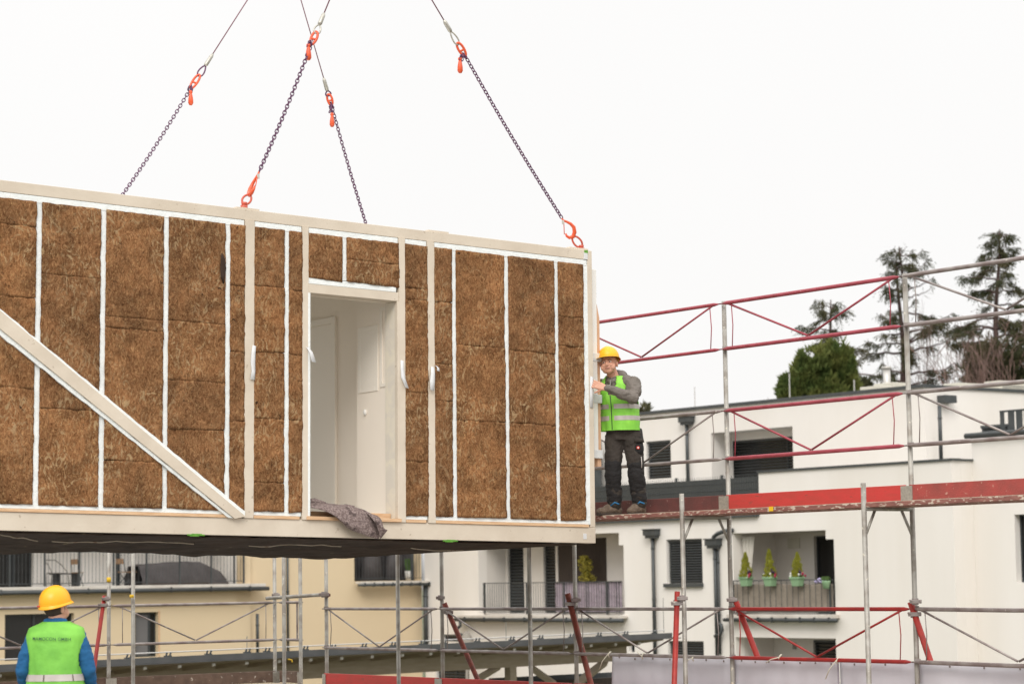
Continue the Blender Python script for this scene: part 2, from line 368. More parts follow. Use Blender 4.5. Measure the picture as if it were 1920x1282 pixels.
def wavy_strip(s, hw, z0, z1, w0, w1, seed, name, m, a=.006):
    """vertical strip whose long edges are slightly uneven"""
    M = MB(); n = 60; L_, R_ = [], []
    for i in range(n+1):
        z = z0+(z1-z0)*i/n
        L_.append((s-hw+wob(z, seed, a), z)); R_.append((s+hw+wob(z, seed+5, a), z))
    rows = [[M.bm.verts.new(MP.pt(q[0], q[1], w)) for q in X] for X, w in ((L_, w1), (L_, w0), (R_, w0), (R_, w1))]
    for a_, b_ in zip(rows, rows[1:]+rows[:1]):
        for i in range(n): M.bm.faces.new((a_[i], b_[i], b_[i+1], a_[i+1]))
    for i in (0, n): M.bm.faces.new([r[i] for r in rows])
    return M.build(name, m, module)
for i, (s, w_) in enumerate(zip(posts, pw)):
    wavy_strip(s, w_/2, ZBT+.001, ZTB-.001, -.012, .12, i+1, 'post', 'steel_beige', .005 if i in (0, 3) else .0015)
dl, dr = posts[1]+pw[1]/2, posts[2]-pw[2]/2            # door opening
zl0 = MP.hit(663, 537.5)[1]; zl1 = MP.hit(663, 557)[1]   # lintel
zl0 = MP.hit(663, 540.5)[1]
mbox(dl+.001, dr-.001, zl1, zl0, -.008, .16, 'lintel', 'steel_beige')
studs = [sv(74.5, 380, 65, 945), sv(193.5, 390, 189, 950), sv(311.5, 405, 308, 960), sv(428, 420, 424, 925), sv(537.5, 433, 536, 965), sv(850, 468, 853, 975), sv(948, 480, 953, 975), sv(1041.5, 490, 1047, 978), -.108]
studs = [studs[0]-1.24, studs[0]-.62]+studs+[posts[4]-.5]
zs0, zs1 = ZBT+.03, ZTB
for i, s in enumerate(studs):
    wavy_strip(s, .034 if i != 10 else .042, ZBT+.03, ZTB-.055, .004, .06, 20+i, 'stud', 'white_tape', .0022)
hs = sv(645.5, 445, 645.5, 528)
wavy_strip(hs, .028, zl0+.07, ZTB-.055, .004, .06, 50, 'stud', 'white_tape', .003)
# white tape along beams, timber strip at the bottom, cut at the posts
cuts = sorted(posts)
edges = [SL_END]+[q for s, w_ in sorted(zip(posts, pw)) for q in (s-w_/2, s+w_/2)]+[-.068]
bays = [(edges[i], edges[i+1]) for i in range(0, len(edges), 2)]
for a, b in bays:
    mbox(a+.012, b-.006, ZTB-.066, ZTB-.004, .0, .05, 'edge_tape', 'white_tape', .003)
    if abs(a-dl) < .01: continue
    mbox(a+.008, b-.008, ZBT+.031, ZBT+.078, .0, .05, 'edge_tape', 'white_tape', .003)
    mbox(a+.005, b-.03, ZBT+.001, ZBT+.029, -.012, .05, 'timber_strip', 'wood_strip', .002)
mbox(dl+.004, dr-.03, zl0+.003, zl0+.062, -.004, .05, 'edge_tape', 'white_tape', .003)
mbox(dl-.02, dr+.01, ZBT+.001, ZBT+.034, -.03, .05, 'threshold', 'wood_strip', .002)
mbox(dl+.03, dr-.03, ZBT+.034, ZBT+.09, .10, .16, 'threshold', 'wood_strip', .002)
# insulation: each bay between posts/studs is one panel of stacked batts
SEAMS = {40: [420, 555, 725], 135: [518, 768], 252: [597, 618, 865], 370: [605, 715, 805], 446: [535, 660, 790], 505: [538, 660, 785, 905], 554: [545, 665, 788], 700: [492], 780: [541, 563, 736, 865], 830: [567, 683, 752], 899: [650, 790], 995: [660, 795], 1067: [595, 650, 875]}
def seams(sm, z0, z1):
    x = proj(MP.pt(sm, (ZB+ZT)/2))[0]; k = min(SEAMS, key=lambda q: abs(q-x))
    if z1-z0 < 1: k = 700 if x > 650 else 608
    if k == 608: return [z0, z1]
    if abs(k-x) > 60: return [z0, z0+.7, z0+1.5, z1]
    return [z0]+sorted(z for z in (MP.hit(x, y)[1] for y in SEAMS[k]) if z0+.05 < z < z1-.05)+[z1]
def insulation(a, b, z0, z1, seed, zfun=None):
    bm = bmesh.new(); lay = bm.verts.layers.float.new('batt'); r = random.Random(seed)
    cuts_ = seams((a+b)/2, z0, z1)
    for c0, c1 in zip(cuts_, cuts_[1:]):
        tone = r.random(); off = r.uniform(-.004, .003); tilt = r.uniform(-.016, .016); sd = r.uniform(0, 99)
        nx = max(3, int((b-a)/.022)); nz = max(3, int((c1-c0)/.022)); V = []
        for j in range(nz+1):
            row = []
            for i in range(nx+1):
                u = i/nx; v = j/nz; s = a+(b-a)*u; zz = c0+(c1-c0)*v
                es = 0
                if i == 0: es = -.000+.006*noise.noise(Vector((seed, zz*9, 1)))+.009*max(0, noise.noise(Vector((seed, zz*50, 4))))
                if i == nx: es = .000+.006*noise.noise(Vector((seed, zz*9, 9)))+.009*max(0, noise.noise(Vector((seed, zz*50, 7))))
                ez = 0
                gap = -.0006
                if j == 0: ez = (gap if c0 > z0+.01 else -.006)+.006*noise.noise(Vector((sd, s*16, 3)))+tilt*(u-.5)
                if j == nz: ez = (-gap if c1 < z1-.01 else .006)+.006*noise.noise(Vector((sd, s*16, 8)))+.3*tilt*(u-.5)
                p = Vector((s*9+sd, zz*9, sd)); w = -.012+off+.010*noise.noise(p)+.006*noise.noise(p*3)+.003*noise.noise(p*8)
                q = bm.verts.new(MP.pt(s+es, zz+ez, w)); q[lay] = tone; row.append(q)
            V.append(row)
        for j in range(nz):
            for i in range(nx): bm.faces.new((V[j][i], V[j][i+1], V[j+1][i+1], V[j+1][i]))
        rim = V[0]+[V[j][nx] for j in range(1, nz+1)]+V[nz][-2::-1]+[V[j][0] for j in range(nz-1, 0, -1)]
        back = []
        for q in rim:
            k = bm.verts.new(q.co+MP.n*.05); k[lay] = tone; back.append(k)
        for k in range(len(rim)): bm.faces.new((rim[k], back[k], back[(k+1) % len(rim)], rim[(k+1) % len(rim)]))
    bmesh.ops.recalc_face_normals(bm, faces=bm.faces)
    me = bpy.data.meshes.new('insulation_panel'); bm.to_mesh(me); bm.free(); me.materials.append(MATS['mineral_wool'])
    return link('insulation_panel', me, module, smooth=True)
marks = sorted([(s-w_/2, s+w_/2) for s, w_ in zip(posts, pw)]+[(s-.029, s+.029) for s in studs]+[(SL_END-.1, SL_END)])
k = 0
for (a0, a1), (b0, b1) in zip(marks, marks[1:]):
    if b0-a1 < .03: continue
    k += 1
    if a1 < dl+.01 < b0 and b0 > dr-.05:
        insulation(a1, hs-.028, zl0+.06, ZTB-.062, 40); insulation(hs+.028, b0, zl0+.06, ZTB-.062, 41)
    else: insulation(a1, b0, ZBT+.072, ZTB-.062, k)
o = MB().pbox(MP, SL_END+.02, dl-.02, ZBT+.02, ZTB-.02, .065, .11).pbox(MP, dr+.02, -.03, ZBT+.02, ZTB-.02, .065, .11).pbox(MP, dl-.02, dr+.02, zl0-.002, ZTB-.02, .065, .11).build('backing_board', 'anthracite', module)
# dark torn hole in the wool beside the fourth stud
hx, hz = MP.hit(414, 503)
M = MB()
M.loft([(MP.pt(hx+.02, hz-.15, -.02), .004, .004, A1), (MP.pt(hx+.01, hz-.08, -.02), .03, .006, A1), (MP.pt(hx+.014, hz, -.02), .042, .006, A1), (MP.pt(hx+.012, hz+.09, -.02), .03, .006, A1), (MP.pt(hx, hz+.14, -.02), .006, .004, A1)], 10)
M.build('torn_hole', 'membrane', module, True)
# diagonal brace with taped edges
def dline(p, q): (s0, z0), (s1, z1) = MP.hit(*p), MP.hit(*q); return s0, z0, (z1-z0)/(s1-s0)
def band(pa, qa, pb, qb, w0, w1, name, m, send, seed=None):
    a = dline(pa, qa); b = dline(pb, qb); n = 70; M = MB(); rows = [[], [], [], []]
    for i in range(n+1):
        for ln, r_, e in ((a, (0, 1), send[0]), (b, (3, 2), send[1])):
            s = -8.9+(e+8.9)*i/n; z = ln[1]+ln[2]*(s-ln[0])
            if seed: z += .012*noise.noise(Vector((s*10, seed, r_[0])))+.008*noise.noise(Vector((s*30, seed, r_[0])))
            z = min(z, ZTB-.01)
            rows[r_[0]].append(M.bm.verts.new(MP.pt(s, z, w1))); rows[r_[1]].append(M.bm.verts.new(MP.pt(s, z, w0)))
    for a_, b_ in zip(rows, rows[1:]+rows[:1]):
        for i in range(n): M.bm.faces.new((a_[i], b_[i], b_[i+1], a_[i+1]))
    for i in (0, n): M.bm.faces.new([r_[i] for r_ in rows])
    return M.build(name, m, module)
pe = posts[0]-pw[0]/2-.002
band((64, 640), (456, 968), (24.6, 640), (437, 973), -.045, .0, 'diagonal_brace', 'steel_beige', (pe, pe-.12))
band((71, 640), (453, 956), (63, 640), (456, 968), -.028, .0, 'brace_tape', 'white_tape', (pe, pe), 3)
band((25, 640), (430, 968), (12, 640), (420, 966), -.028, .0, 'brace_tape', 'white_tape', (pe-.13, pe-.19), 6)
# room behind the doorway
rz0 = ZBT+.035; rz1 = ZT-.16
mbox(SL_END, -.02, ZB+.02, rz0, .16, WID-.16, 'floor_deck', 'screed')
mbox(SL_END, -.02, rz1, ZT-.02, .141, WID-.141, 'roof_deck', 'white_paint')
wall('rear_wall', MP.off(WID-.139), SL_END, -.02, rz0, rz1, [(-9.2, -5.6, rz0+.05, rz1-.1), (-5.3, -2.9, rz0+.05, rz1-.1), (-1.9, -.4, rz0+.05, rz1-.3)], .11, 'wall_white', module)  # unseen rear openings, added and widened to let skylight into the room
mbox(-.10, -.003, ZBT+.003, ZTB, .101, WID-.101, 'end_wall', 'white_paint')
mbox(SL_END, SL_END+.1, ZB+.003, ZTB, .141, WID-.141, 'end_wall', 'white_paint')
mbox(SL_END+.1, dl-.002, rz0, rz1, .112, .159, 'inner_lining', 'inner_wall')
mbox(dr+.3, -.11, rz0, rz1, .112, .159, 'inner_lining', 'inner_wall')
mbox(dl-.002, dr+.02, zl1+.001, rz1, .161, .20, 'inner_lining', 'inner_wall')
mbox(dr-.02, dr+.3, ZBT+.035, zl1-.001, .04, .205, 'door_jamb', 'putty', label='unpainted filled jamb at the right of the doorway')
mbox(dl-.006, dl+.022, ZBT+.035, zl1-.001, -.014, .05, 'door_casing', 'white_tape')
mbox(dr-.022, dr+.004, ZBT+.035, zl1-.001, -.012, .04, 'door_casing', 'steel_beige')
RW = TPlane(MP.pt(dr+.022, 0, 0), -MP.n, MP.u)        # right wall of the room, seen obliquely through the doorway
wst = -RW.hit(669, 800)[0]
M = MB().pbox(RW, -wst, -.205, rz0, rz1, 0, .1); M.build('side_wall', 'inner_wall', module)
RW2 = RW.off(.16)
MB().pbox(RW2, -WID+.14, -wst+.0, rz0, rz1, 0, .1).build('side_wall', 'inner_wall', module)
MB().pbox(RW, -wst-.0, -wst+.04, rz0, rz1, .1, .27).build('side_wall_return', 'inner_wall', module)
def raised(pl, rc, w, t, name, m, parent, fr=.05):
    s0, s1, z0, z1 = rc; M = MB()
    for q in ((s0, s0+fr, z0, z1), (s1-fr, s1, z0, z1), (s0+fr, s1-fr, z0, z0+fr), (s0+fr, s1-fr, z1-fr, z1)): M.pbox(pl, *q, w-t, w)
    return M.build(name, m, parent, bevel=.003)
def wrect(pl, x0, y0, x1, y1):
    s0 = pl.hit(x0, y0)[0]; s1 = pl.hit(x1, y0)[0]; return s0, s1, pl.hit((x0+x1)/2, y1)[1], pl.hit((x0+x1)/2, y0)[1]
f = raised(RW, wrect(RW, 672, 612, 709, 735), 0, .009, 'inner_window', 'inner_door', module, .05)
MB().pbox(RW, *[q+d for q, d in zip(wrect(RW, 672, 612, 709, 735), (.05, -.05, .05, -.05))], -.008, .0).build('pane', 'inner_door', f)
raised(RW, wrect(RW, 713, 575, 730, 725), 0, .009, 'inner_window', 'inner_door', module, .04)
s_, z_ = RW.hit(686, 773); MB().ell(RW.pt(s_, z_, -.01), (.02, .02, .032)).build('switch_knob', 'white_paint', module, True)
rc = wrect(RW2, 560, 600, 632, 960); rc = (rc[0], rc[1], rz0, rc[3])
f = raised(RW2, rc, 0, .03, 'inner_door', 'inner_door', module, .07)
MB().pbox(RW2, rc[0]+.07, rc[1]-.07, rz0+.01, rc[3]-.07, -.012, 0).build('door_leaf', 'inner_door', f)
MB().pbox(RW, -wst+.001, -.21, rz0, rz0+.07, -.012, 0).build('skirting', 'white_paint', module)
# hanging membrane below
M = MB()
def mem(u, v):
    s = SL_END+.01+(-.12-SL_END)*u; w = .05+(WID-.10)*v
    e = min(1, 6*v, 7*(1-v))*min(1, 10*(1-u)+.0)
    sag = .015+.035*abs(math.sin(s*1.05+.4))+.05*noise.noise(Vector((s*.9, w*.8, 3)))+.018*noise.noise(Vector((s*5, w*3, 1)))
    return MP.pt(s, ZB-.006-e*sag*(1+.5*v)-.03*(1-e)*abs(noise.noise(Vector((s*7, 1, 5)))), w)
grid_mesh(M, 120, 30, mem); o = M.build('underside_membrane', 'membrane', module, True); solidify(o, .004)
for a, b, wa, wb in ((-7.4, -6.2, .3, 1.5), (-6.75, -6.05, .25, .9), (-3.8, -2.6, .8, .95), (-1.9, -.9, .7, .95), (-5.9, -4.4, .9, .85)):
    M = MB(); pts = [mem((s-SL_END-.01)/(-.12-SL_END), (w-.05)/(WID-.1))-UP*.006 for s, w in [(a+(b-a)*t/9, wa+(wb-wa)*t/9) for t in range(10)]]
    M.tube(pts, .008, 5).build('strap', 'plank_pale', module)
# green spray marks, tape flaps
for px, py in ((368, 1003), (845, 1014)):
    s, z = MP.hit(px, py); M = MB()
    M.pbox(MP, s-.10, s+.09, z-.004, z+.010, -.003, 0); M.pbox(MP, s-.05, s+.06, z+.006, z+.015, -.004, 0); M.pbox(MP, s-.07, s+.03, z-.011, z+.0, -.005, 0)
    M.build('spray_mark', 'green_mark', module, bevel=.006)
s, z = MP.hit(1098, 469); mbox(s-.02, s+.03, z-.05, z+.0, -.004, 0, 'spray_mark', 'green_mark')
s, z = MP.hit(1098, 478); mbox(s-.03, s+.025, z-.05, z+.02, -.008, 0.001, 'tape_flap', 'paper_tape')
s, z = MP.hit(1097, 1005); mbox(s-.025, s+.02, z-.03, z+.03, -.004, 0, 'tape_flap', 'paper_tape')
def flap(pts, wd, name='tape_flap', m='paper_tape'):
    """paper strip: list of (px,py,w) centre points, half width"""
    M = MB(); n = len(pts); a = []; b = []
    for i, (x, y, w) in enumerate(pts):
        s, z = MP.hit(x, y); h = wd*(.8+.4*((i*37) % 5)/5); a.append(M.bm.verts.new(MP.pt(s-h, z+.004, w))); b.append(M.bm.verts.new(MP.pt(s+h, z-.004, w-.006)))
    for i in range(n-1): M.bm.faces.new((a[i], b[i], b[i+1], a[i+1]))
    o = M.build(name, m, module, True); solidify(o, .003)
flap([(475, 648, -.014), (473, 662, -.017), (472, 680, -.017), (473, 696, -.018), (470, 712, -.028)], .021)
flap([(575, 652, -.016), (578, 660, -.04), (582, 680, -.06)], .02)
flap([(752, 676, -.014), (752, 692, -.018), (753, 708, -.022), (758, 728, -.045)], .020)
flap([(809, 688, -.016), (808, 700, -.03), (807, 716, -.03), (805, 732, -.045)], .024)
flap([(815, 686, -.02), (818, 690, -.03), (817, 696, -.04)], .012)
flap([(1109, 706, -.002), (1108, 722, -.006), (1108, 740, -.007), (1108, 764, -.006)], .02)
# boards fixed upright to the end face
z0 = MP.hit(1118, 872)[1]
eA, eB = MP.hit(1120.5, 700, .1)[0], MP.hit(1127.5, 700, .1)[0]
mbox(.0005, eA, MP.hit(1118, 852)[1], MP.hit(1118, 502)[1], .10, .24, 'end_board', 'white_paint', label='white upright board on the end face')
M = MB(); zt = MP.hit(1124, 572)[1]
q = MP.pt
M.prism([q(eA+.0005, z0, .12), q(eB, z0, .12), q(eB, zt-.12, .12), q(eA+.02, zt+.02, .12), q(eA+.0005, zt+.05, .12)], MP.n*.16).build('end_board', 'tan_board', module)['label'] = 'tan upright board on the end face'
for py in (668, 746, 850): 
    z = MP.hit(1118, py)[1]; mbox(.002, eB+.003, z-.04, z+.05, .094, .119, 'tape_patch', 'label_tape')
# ================================================================== FELT BLANKET
B = [[(576, 937, .32), (598, 936, .32), (625, 938, .30), (648, 944, .28), (664, 955, .2)],
     [(580, 945, .10), (604, 943, .10), (630, 946, .08), (664, 949, .06), (690, 960, .04)],
     [(582, 951, .0), (612, 955, -.03), (640, 957, -.06), (676, 962, -.07), (703, 974, -.05)],
     [(606, 956, -.045), (630, 976, -.09), (652, 984, -.11), (684, 992, -.10), (706, 998, -.05)],
     [(622, 966, -.045), (644, 990, -.07), (668, 1002, -.10), (690, 1009, -.09), (701, 1011, -.06)]]
BV = [[MP.pt(*MP.hit(x, y), w) for x, y, w in row] for row in B]
def cr(p0, p1, p2, p3, t): return .5*((2*p1)+(p2-p0)*t+(2*p0-5*p1+4*p2-p3)*t*t+(3*p1-p0-3*p2+p3)*t**3)
def crow(P, t):
    n = len(P)-1; x = min(t*n, n-1e-6); i = int(x); f = x-i
    return cr(P[max(i-1, 0)], P[i], P[i+1], P[min(i+2, n)], f)
def bl(u, v):
    p = crow([crow(r_, u) for r_ in BV], v); d = noise.noise(p*6)*.03+noise.noise(p*16)*.010
    return p-MP.n*(abs(d)+.01)
blanket = empty('felt_blanket', MP.pt(-3.1, ZBT, 0), 'crumpled grey brown felt blanket hanging over the door threshold', 'blanket')
M = MB(); grid_mesh(M, 46, 40, bl); solidify(M.build('draped_sheet', 'felt', blanket, True), .008)
M = MB(); pts = [MP.pt(*MP.hit(x, y), w) for x, y, w in ((574, 943, .16), (590, 941, .15), (606, 940, .15), (622, 945, .12))]
M.tube(pts, [.03, .04, .042, .03], 12).build('rolled_edge', 'felt', blanket, True)
M = MB(); P4 = [[(676, 962, -.10), (694, 968, -.12), (704, 976, -.10)], [(682, 974, -.15), (696, 984, -.17), (707, 994, -.12)], [(690, 988, -.15), (700, 994, -.17), (710, 994, -.14)], [(700, 1010, -.12), (704, 1004, -.13), (711, 995, -.13)]]
V4 = [[MP.pt(*MP.hit(x, y), w) for x, y, w in row] for row in P4]
grid_mesh(M, 10, 14, lambda u, v: crow([crow(r_, u) for r_ in V4], v)); solidify(M.build('folded_corner', 'felt', blanket, True), .008)
M = MB(); P5 = [[(640, 954, .02), (641, 953, .02), (642, 952, .02)], [(648, 955, -.03), (650, 948, .0), (651, 945, .05)], [(658, 955, -.03), (660, 948, .0), (660, 946, .05)], [(664, 948, .0), (665, 948, .0), (665, 949, .01)]]
V5 = [[MP.pt(*MP.hit(x, y), w) for x, y, w in row] for row in P5]
grid_mesh(M, 8, 12, lambda u, v: crow([crow(r_, u) for r_ in V5], v)); solidify(M.build('raised_corner', 'felt', blanket, True), .006)
# ================================================================== LIFTING CHAINS
HF = at(696, -190, 24.3); HB = at(533, -107, 27.6)
def back_anchor(line, w):
    best = None
    for i in range(4000):
        s = SL_END+i*.0025; p = MP.pt(s, ZT+.02, w); x, y = proj(p); e = abs(line(y)-x)
        if best is None or e < best[0]: best = (e, p)
    return best[1]
LA = MP.pt(MP.hit(465, 388)[0], ZT+.02, .07); LB = MP.pt(MP.hit(1098, 465)[0], ZT+.0, .07)
LC = back_anchor(lambda y: 232+(362-y)*.6436, WID-.07); LD = back_anchor(lambda y: 686-(418-y)*.2895, WID-.07)
def online(A, B_, py):
    a, b = 0., 1.
    for _ in range(40):
        m = (a+b)/2
        if proj(A.lerp(B_, m))[1] > py: a = m
        else: b = m
    return A.lerp(B_, (a+b)/2)
def link_pts(c, t, side, half, rad, n=5):
    """centre line of one stadium link"""
    P = []
    for k in range(2*n+2):
        if k <= n: a = -PI/2+PI*k/n; o = half
        else: a = PI/2+PI*(k-n-1)/n; o = -half
        P.append(c+t*(o+rad*math.cos(a))+side*(rad*math.sin(a)))
    return P
def frame(t):
    x = t.cross(Vector((0, 1, 0))).normalized(); y = t.cross(x).normalized(); return x, y
def loop(M, a, b, width, r, tip=.35, side=None, n=20):
    """teardrop loop between a (point) and b (round end)"""
    t = (b-a); L_ = t.length; t = t.normalized(); x, y = frame(t); side = side or x; P = []
    for k in range(n):
        q = 2*PI*k/n; u = .5-.5*math.cos(q); wdt = math.sin(q)*(tip+(1-tip)*u); P.append(a+t*(u*L_)+side*(width*.5*wdt))
    M.tube(P, r, 7, closed=True)
def hookshape(M, top, bot, side, r=.012):
    t = (bot-top); L_ = t.length; t = t.normalized()
    pr = [(0, 0, .8), (.12, .0, 1), (.25, -.10, 1.1), (.42, -.2, 1.4), (.62, -.24, 1.7), (.82, -.16, 1.9), (.95, .0, 1.9), (.90, .16, 1.5), (.78, .22, 1.1), (.66, .2, .8)]
    M.tube([top+t*(u*L_)+side*(v*L_) for u, v, _ in pr], [r*q for _, _, q in pr], 9)
    M.tube([top+t*(.2*L_)+side*(.02*L_), top+t*(.66*L_)+side*(.27*L_)], r*.45, 6)
def lifting(name_label, L_, H, ys, lug, hookside, tilt, hang, hookturn=0.):
    """ys: image rows of chain bottom, chain top, thimble top, ferrule top"""
    root = empty('lifting_sling', L_, name_label, 'lifting chain', 'chains and cables lifting the module')
    P = lambda y: online(L_, H, y)
    t = (H-L_).normalized(); x, y_ = frame(t)
    ych0, ych1, yth0, yth1, yf1 = ys
    if lug:
        M = MB(); base = L_-UP*.02
        M.tube([base, base+UP*.05], .035, 12); M.tube([base+UP*.05, base+UP*.08], [.024, .03], 10); M.build('lug', 'lug_red', root, True)
        lt = base+UP*.075; a = P(lug[0])
        M = MB(); loop(M, a, lt-UP*.01, .085, .011, .9); M.build('ring', 'lug_red', root, True)
        M = MB(); hookshape(M, P(ych0), a-t*.012, (x*hookside*math.cos(hookturn)+y_*math.sin(hookturn)), .012); M.build('hook', 'orange_paint', root, True)
        MB().pbox(Plane(P(ych0-0)-t*.02, Vector((1, 0, 0))), -.012, .012, (P(ych0)-t*.085).z, (P(ych0)-t*.03).z, -.03, -.018).build('tag_plate', 'ferrule', root)
    c0, c1 = P(ych0), P(ych1); n = int((c1-c0).length/.0375); M = MB(); c0_, d = c0, (c1-c0)/n
    cx, cy = math.cos(tilt), math.sin(tilt)
    s1 = x*cx+y_*cy; s2 = x*-cy+y_*cx
    for i in range(n):
        c = c0+d*(i+.5); sg = -UP*.03*math.sin(PI*(i+.5)/n)
        M.tube(link_pts(c+sg, t, s1 if i % 2 else s2, .0085, .0165), .0056, 6, closed=True)
    M.build('chain', 'chain_steel', root, True)
    # shortening clutch hanging beside the chain and a bunch of spare links
    a = P(ych1); hp = a-UP*hang[1]+Vector((hang[0], -.03, 0))
    M = MB(); M.tube([a+Vector((0, -.02, 0)), hp+UP*.01], .010, 6); 
    for i in range(5): M.tube(link_pts(a.lerp(hp, i/5)+Vector((rnd.uniform(-.02, .02), rnd.uniform(-.02, .01), 0)), (UP+x*rnd.uniform(-.6, .6)).normalized(), (s1 if i % 2 else s2), .016, .0135), .0062, 6, closed=True)
    M.build('spare_links', 'chain_steel', root, True)
    M = MB(); M.tube([hp, hp-UP*.03, hp-UP*.075, hp-UP*.12, hp-UP*.145], [.012, .02, .028, .03, .016], 10); M.ell(hp+UP*.005, (.022, .018, .022)); M.build('clutch_hook', 'orange_paint', root, True)
    M = MB(); loop(M, P(ych1)-t*.01, P(yth0)+t*.02, .06, .0135, .9); M.tube([P(ych1).lerp(P(yth0), .45)-x*.03, P(ych1).lerp(P(yth0), .45)+x*.03], .012, 8); M.build('shackle', 'orange_paint', root, True)
    M = MB(); loop(M, P(yth1), P(yth0), .085, .009, .5, side=(x*math.cos(tilt*.7)+y_*math.sin(tilt*.7))); M.build('thimble', 'chain_steel' if lug is None else 'ferrule', root, True)
    M = MB(); a, b = P(yth1), P(yf1); M.tube([a, a.lerp(b, .12), a.lerp(b, .8), b], [.017, .024, .022, .011], 10); M.build('ferrule', 'ferrule', root, True)
    MB().tube([b, H], .0065, 6).build('cable', 'wire_rope', root, True)
lifting('front left lifting chain hooked to the top beam left of the doorway', LA, HF, (322, 82, 63, 47, 25), (366, 0), -1, .45, (-.03, .03), 1.15)
lifting('front right lifting chain hooked to the right end of the module top', LB, HF, (409, 104, 84, 60, 38), (444, 0), 1, .8, (-.05, .05))
lifting('leftmost lifting chain, vanishing behind the top beam at the left', LC, HB, (372, 165, 143, 124, 101), None, 1, .25, (.0, .06))
lifting('rear right lifting chain, thin cable crossing behind the front left one', LD, HB, (424, 196, 180, 171, 146), None, 1, .5, (.01, .13))
sp = empty('spreader_beam', (HF+HB)/2, 'yellow steel spreader beam from which all four slings hang', 'spreader beam')
MB().tube([HF+UP*.03, HB+UP*.03], .09, 12).build('beam', 'spreader', sp, True)
MB().tube([HF+UP*.1, (HF+HB)/2+UP*1.6, HB+UP*.1], .02, 8).tube([(HF+HB)/2+UP*1.6, (HF+HB)/2+UP*9], .02, 8).build('hoist_rope', 'wire_rope', sp)
# ================================================================== SCAFFOLD
O0 = at(1716, 1141, 23.1); O4 = at(612, 1141, 31.5); SD = (O0-O4); SD.z = 0; bay = SD.length/4; SD.normalize()
SP = Plane(O0, SD)                              # outer line, s=0 at the right-hand post, runs to the left with negative s
IN = .64; GZ = -2.9
def zs(px, py, w=0): return SP.hit(px, py, w)[1]
Z2 = at(1172, 965, 25.95).z; Z1 = Z2-2
H = {'t1': zs(1703, 518), 't0': zs(1704, 611), 'm1': zs(1708, 737), 'm0': zs(1710, 835), 'l1': zs(1716, 1141), 'l0': zs(1716, 1240)}
scaf = empty('scaffold', SP.pt(-bay*2, GZ, -.3), 'long two-level scaffold running from the right foreground to behind the module, red and grey rails', 'scaffold')
def post(pl, s, w, z0, z1, par, m='galv'):
    M = MB(); M.tube([pl.pt(s, z0, w), pl.pt(s, z1, w)], .0245, 14)
    z = z0
    M.build('post', m, par, True)
def coupler(c, par, sz=1.):
    M = MB(); M.tube([c-UP*.034*sz, c+UP*.034*sz], .036*sz, 10); M.box(c.x-.06*sz, c.x+.06*sz, c.y-.055*sz, c.y-.01, c.z-.02*sz, c.z+.02*sz)
    M.tube([c+Vector((.045*sz, -.06, .0)), c+Vector((.045*sz, .05, .0))], .012*sz, 6); M.tube([c+Vector((-.05*sz, -.07, .01)), c+Vector((-.05*sz, .03, .01))], .011*sz, 6)
    M.build('coupler', 'prop_rust' if rnd.random() < .3 else 'galv_rail', par, bevel=.003)
def guard(pl, a, b, zl, zh, w, par, m, r=.019, vee=True, bow=0.):
    """one guardrail frame: top rail, lower rail, V brace, two thin end bars"""
    M = MB(); q = pl.pt; a2, b2 = a+.03, b-.03; mid = (a+b)/2
    for z in (zl, zh):
        M.tube([q(a2, z, w), q(a2+.07, z, w), q(mid, z+bow, w), q(b2-.07, z, w), q(b2, z, w)], [.008, r, r, r, .008], 10)
        M.tube([q(a-.02, z, w), q(a2, z, w)], .007, 6); M.tube([q(b2, z, w), q(b+.02, z, w)], .007, 6)
    if vee:
        M.tube([q(a+.13, zh-.012, w), q(mid-.01, zl+.03, w)], r*.55, 8); M.tube([q(b-.13, zh-.012, w), q(mid+.01, zl+.03, w)], r*.55, 8)
        M.tube([q(a+.17, zh, w), q(a+.175, (zl+zh)/2, w+.012), q(a+.17, zl, w)], .0055, 5); M.tube([q(b-.17, zh, w), q(b-.16, (zl+zh)/2, w+.01), q(b-.17, zl, w)], .0055, 5)
    M.build('guardrail', m, par, True)
ws = -.05
top = {0: H['t1']+.03, -1: H['t1']+.03, -2: H['t1']+.03, -3: H['t1']+.03, 1: H['t1']+.03, -4: Z1+2.0}
SQ = {}
for k in (1, 0, -1, -2, -3, -4):
    s = k*bay; post(SP, s, 0, GZ, top[k] if k > -4 else 3.4, scaf)
    post(SP, s+(0.0 if k else .0), -IN, GZ, (Z2+.18) if k > -4 else 3.1, scaf)
    for z in (Z2-.06, Z1-.06):
        M = MB(); q = SP.pt; M.tube([q(s, z, 0), q(s, z, -IN)], .022, 10); M.tube([q(s, z-.02, -.14), q(s, z-.27, 0)], .014, 8); M.tube([q(s, z-.02, -IN+.14), q(s, z-.27, -IN)], .014, 8)
        M.build('transom', 'galv', scaf, True)
    for z in [H['m0'], H['m1'], H['l1'], H['l0'], H['t0']]:
        if k == -4 and z > 3: continue
        c = SP.pt(s, z, 0); MB().box(c.x-.03, c.x+.03, c.y-.05, c.y-.024, c.z-.012, c.z+.03).build('wedge', 'galv_rail', scaf)
G = [(0, 't', 'galv_rail'), (0, 'm', 'galv_rail'), (0, 'l', 'galv_rail'), (-1, 't', 'red_rail'), (-1, 'm', 'red_rail'), (-1, 'l', 'red_rail_low'), (-2, 't', 'red_rail'), (-2, 'm', 'galv_rail'), (-2, 'l', 'galv_rail'),
     (-3, 't', 'galv_rail'), (-3, 'm', 'galv_rail'), (-3, 'l', 'galv_rail'), (-4, 'l', 'galv_rail')]
for k, lv, m in G: guard(SP, k*bay, (k+1)*bay, H[lv+'0'], H[lv+'1'], ws, scaf, m, .021 if k >= -1 else .019, bow=-.012 if (k, lv) == (0, 'l') else 0)
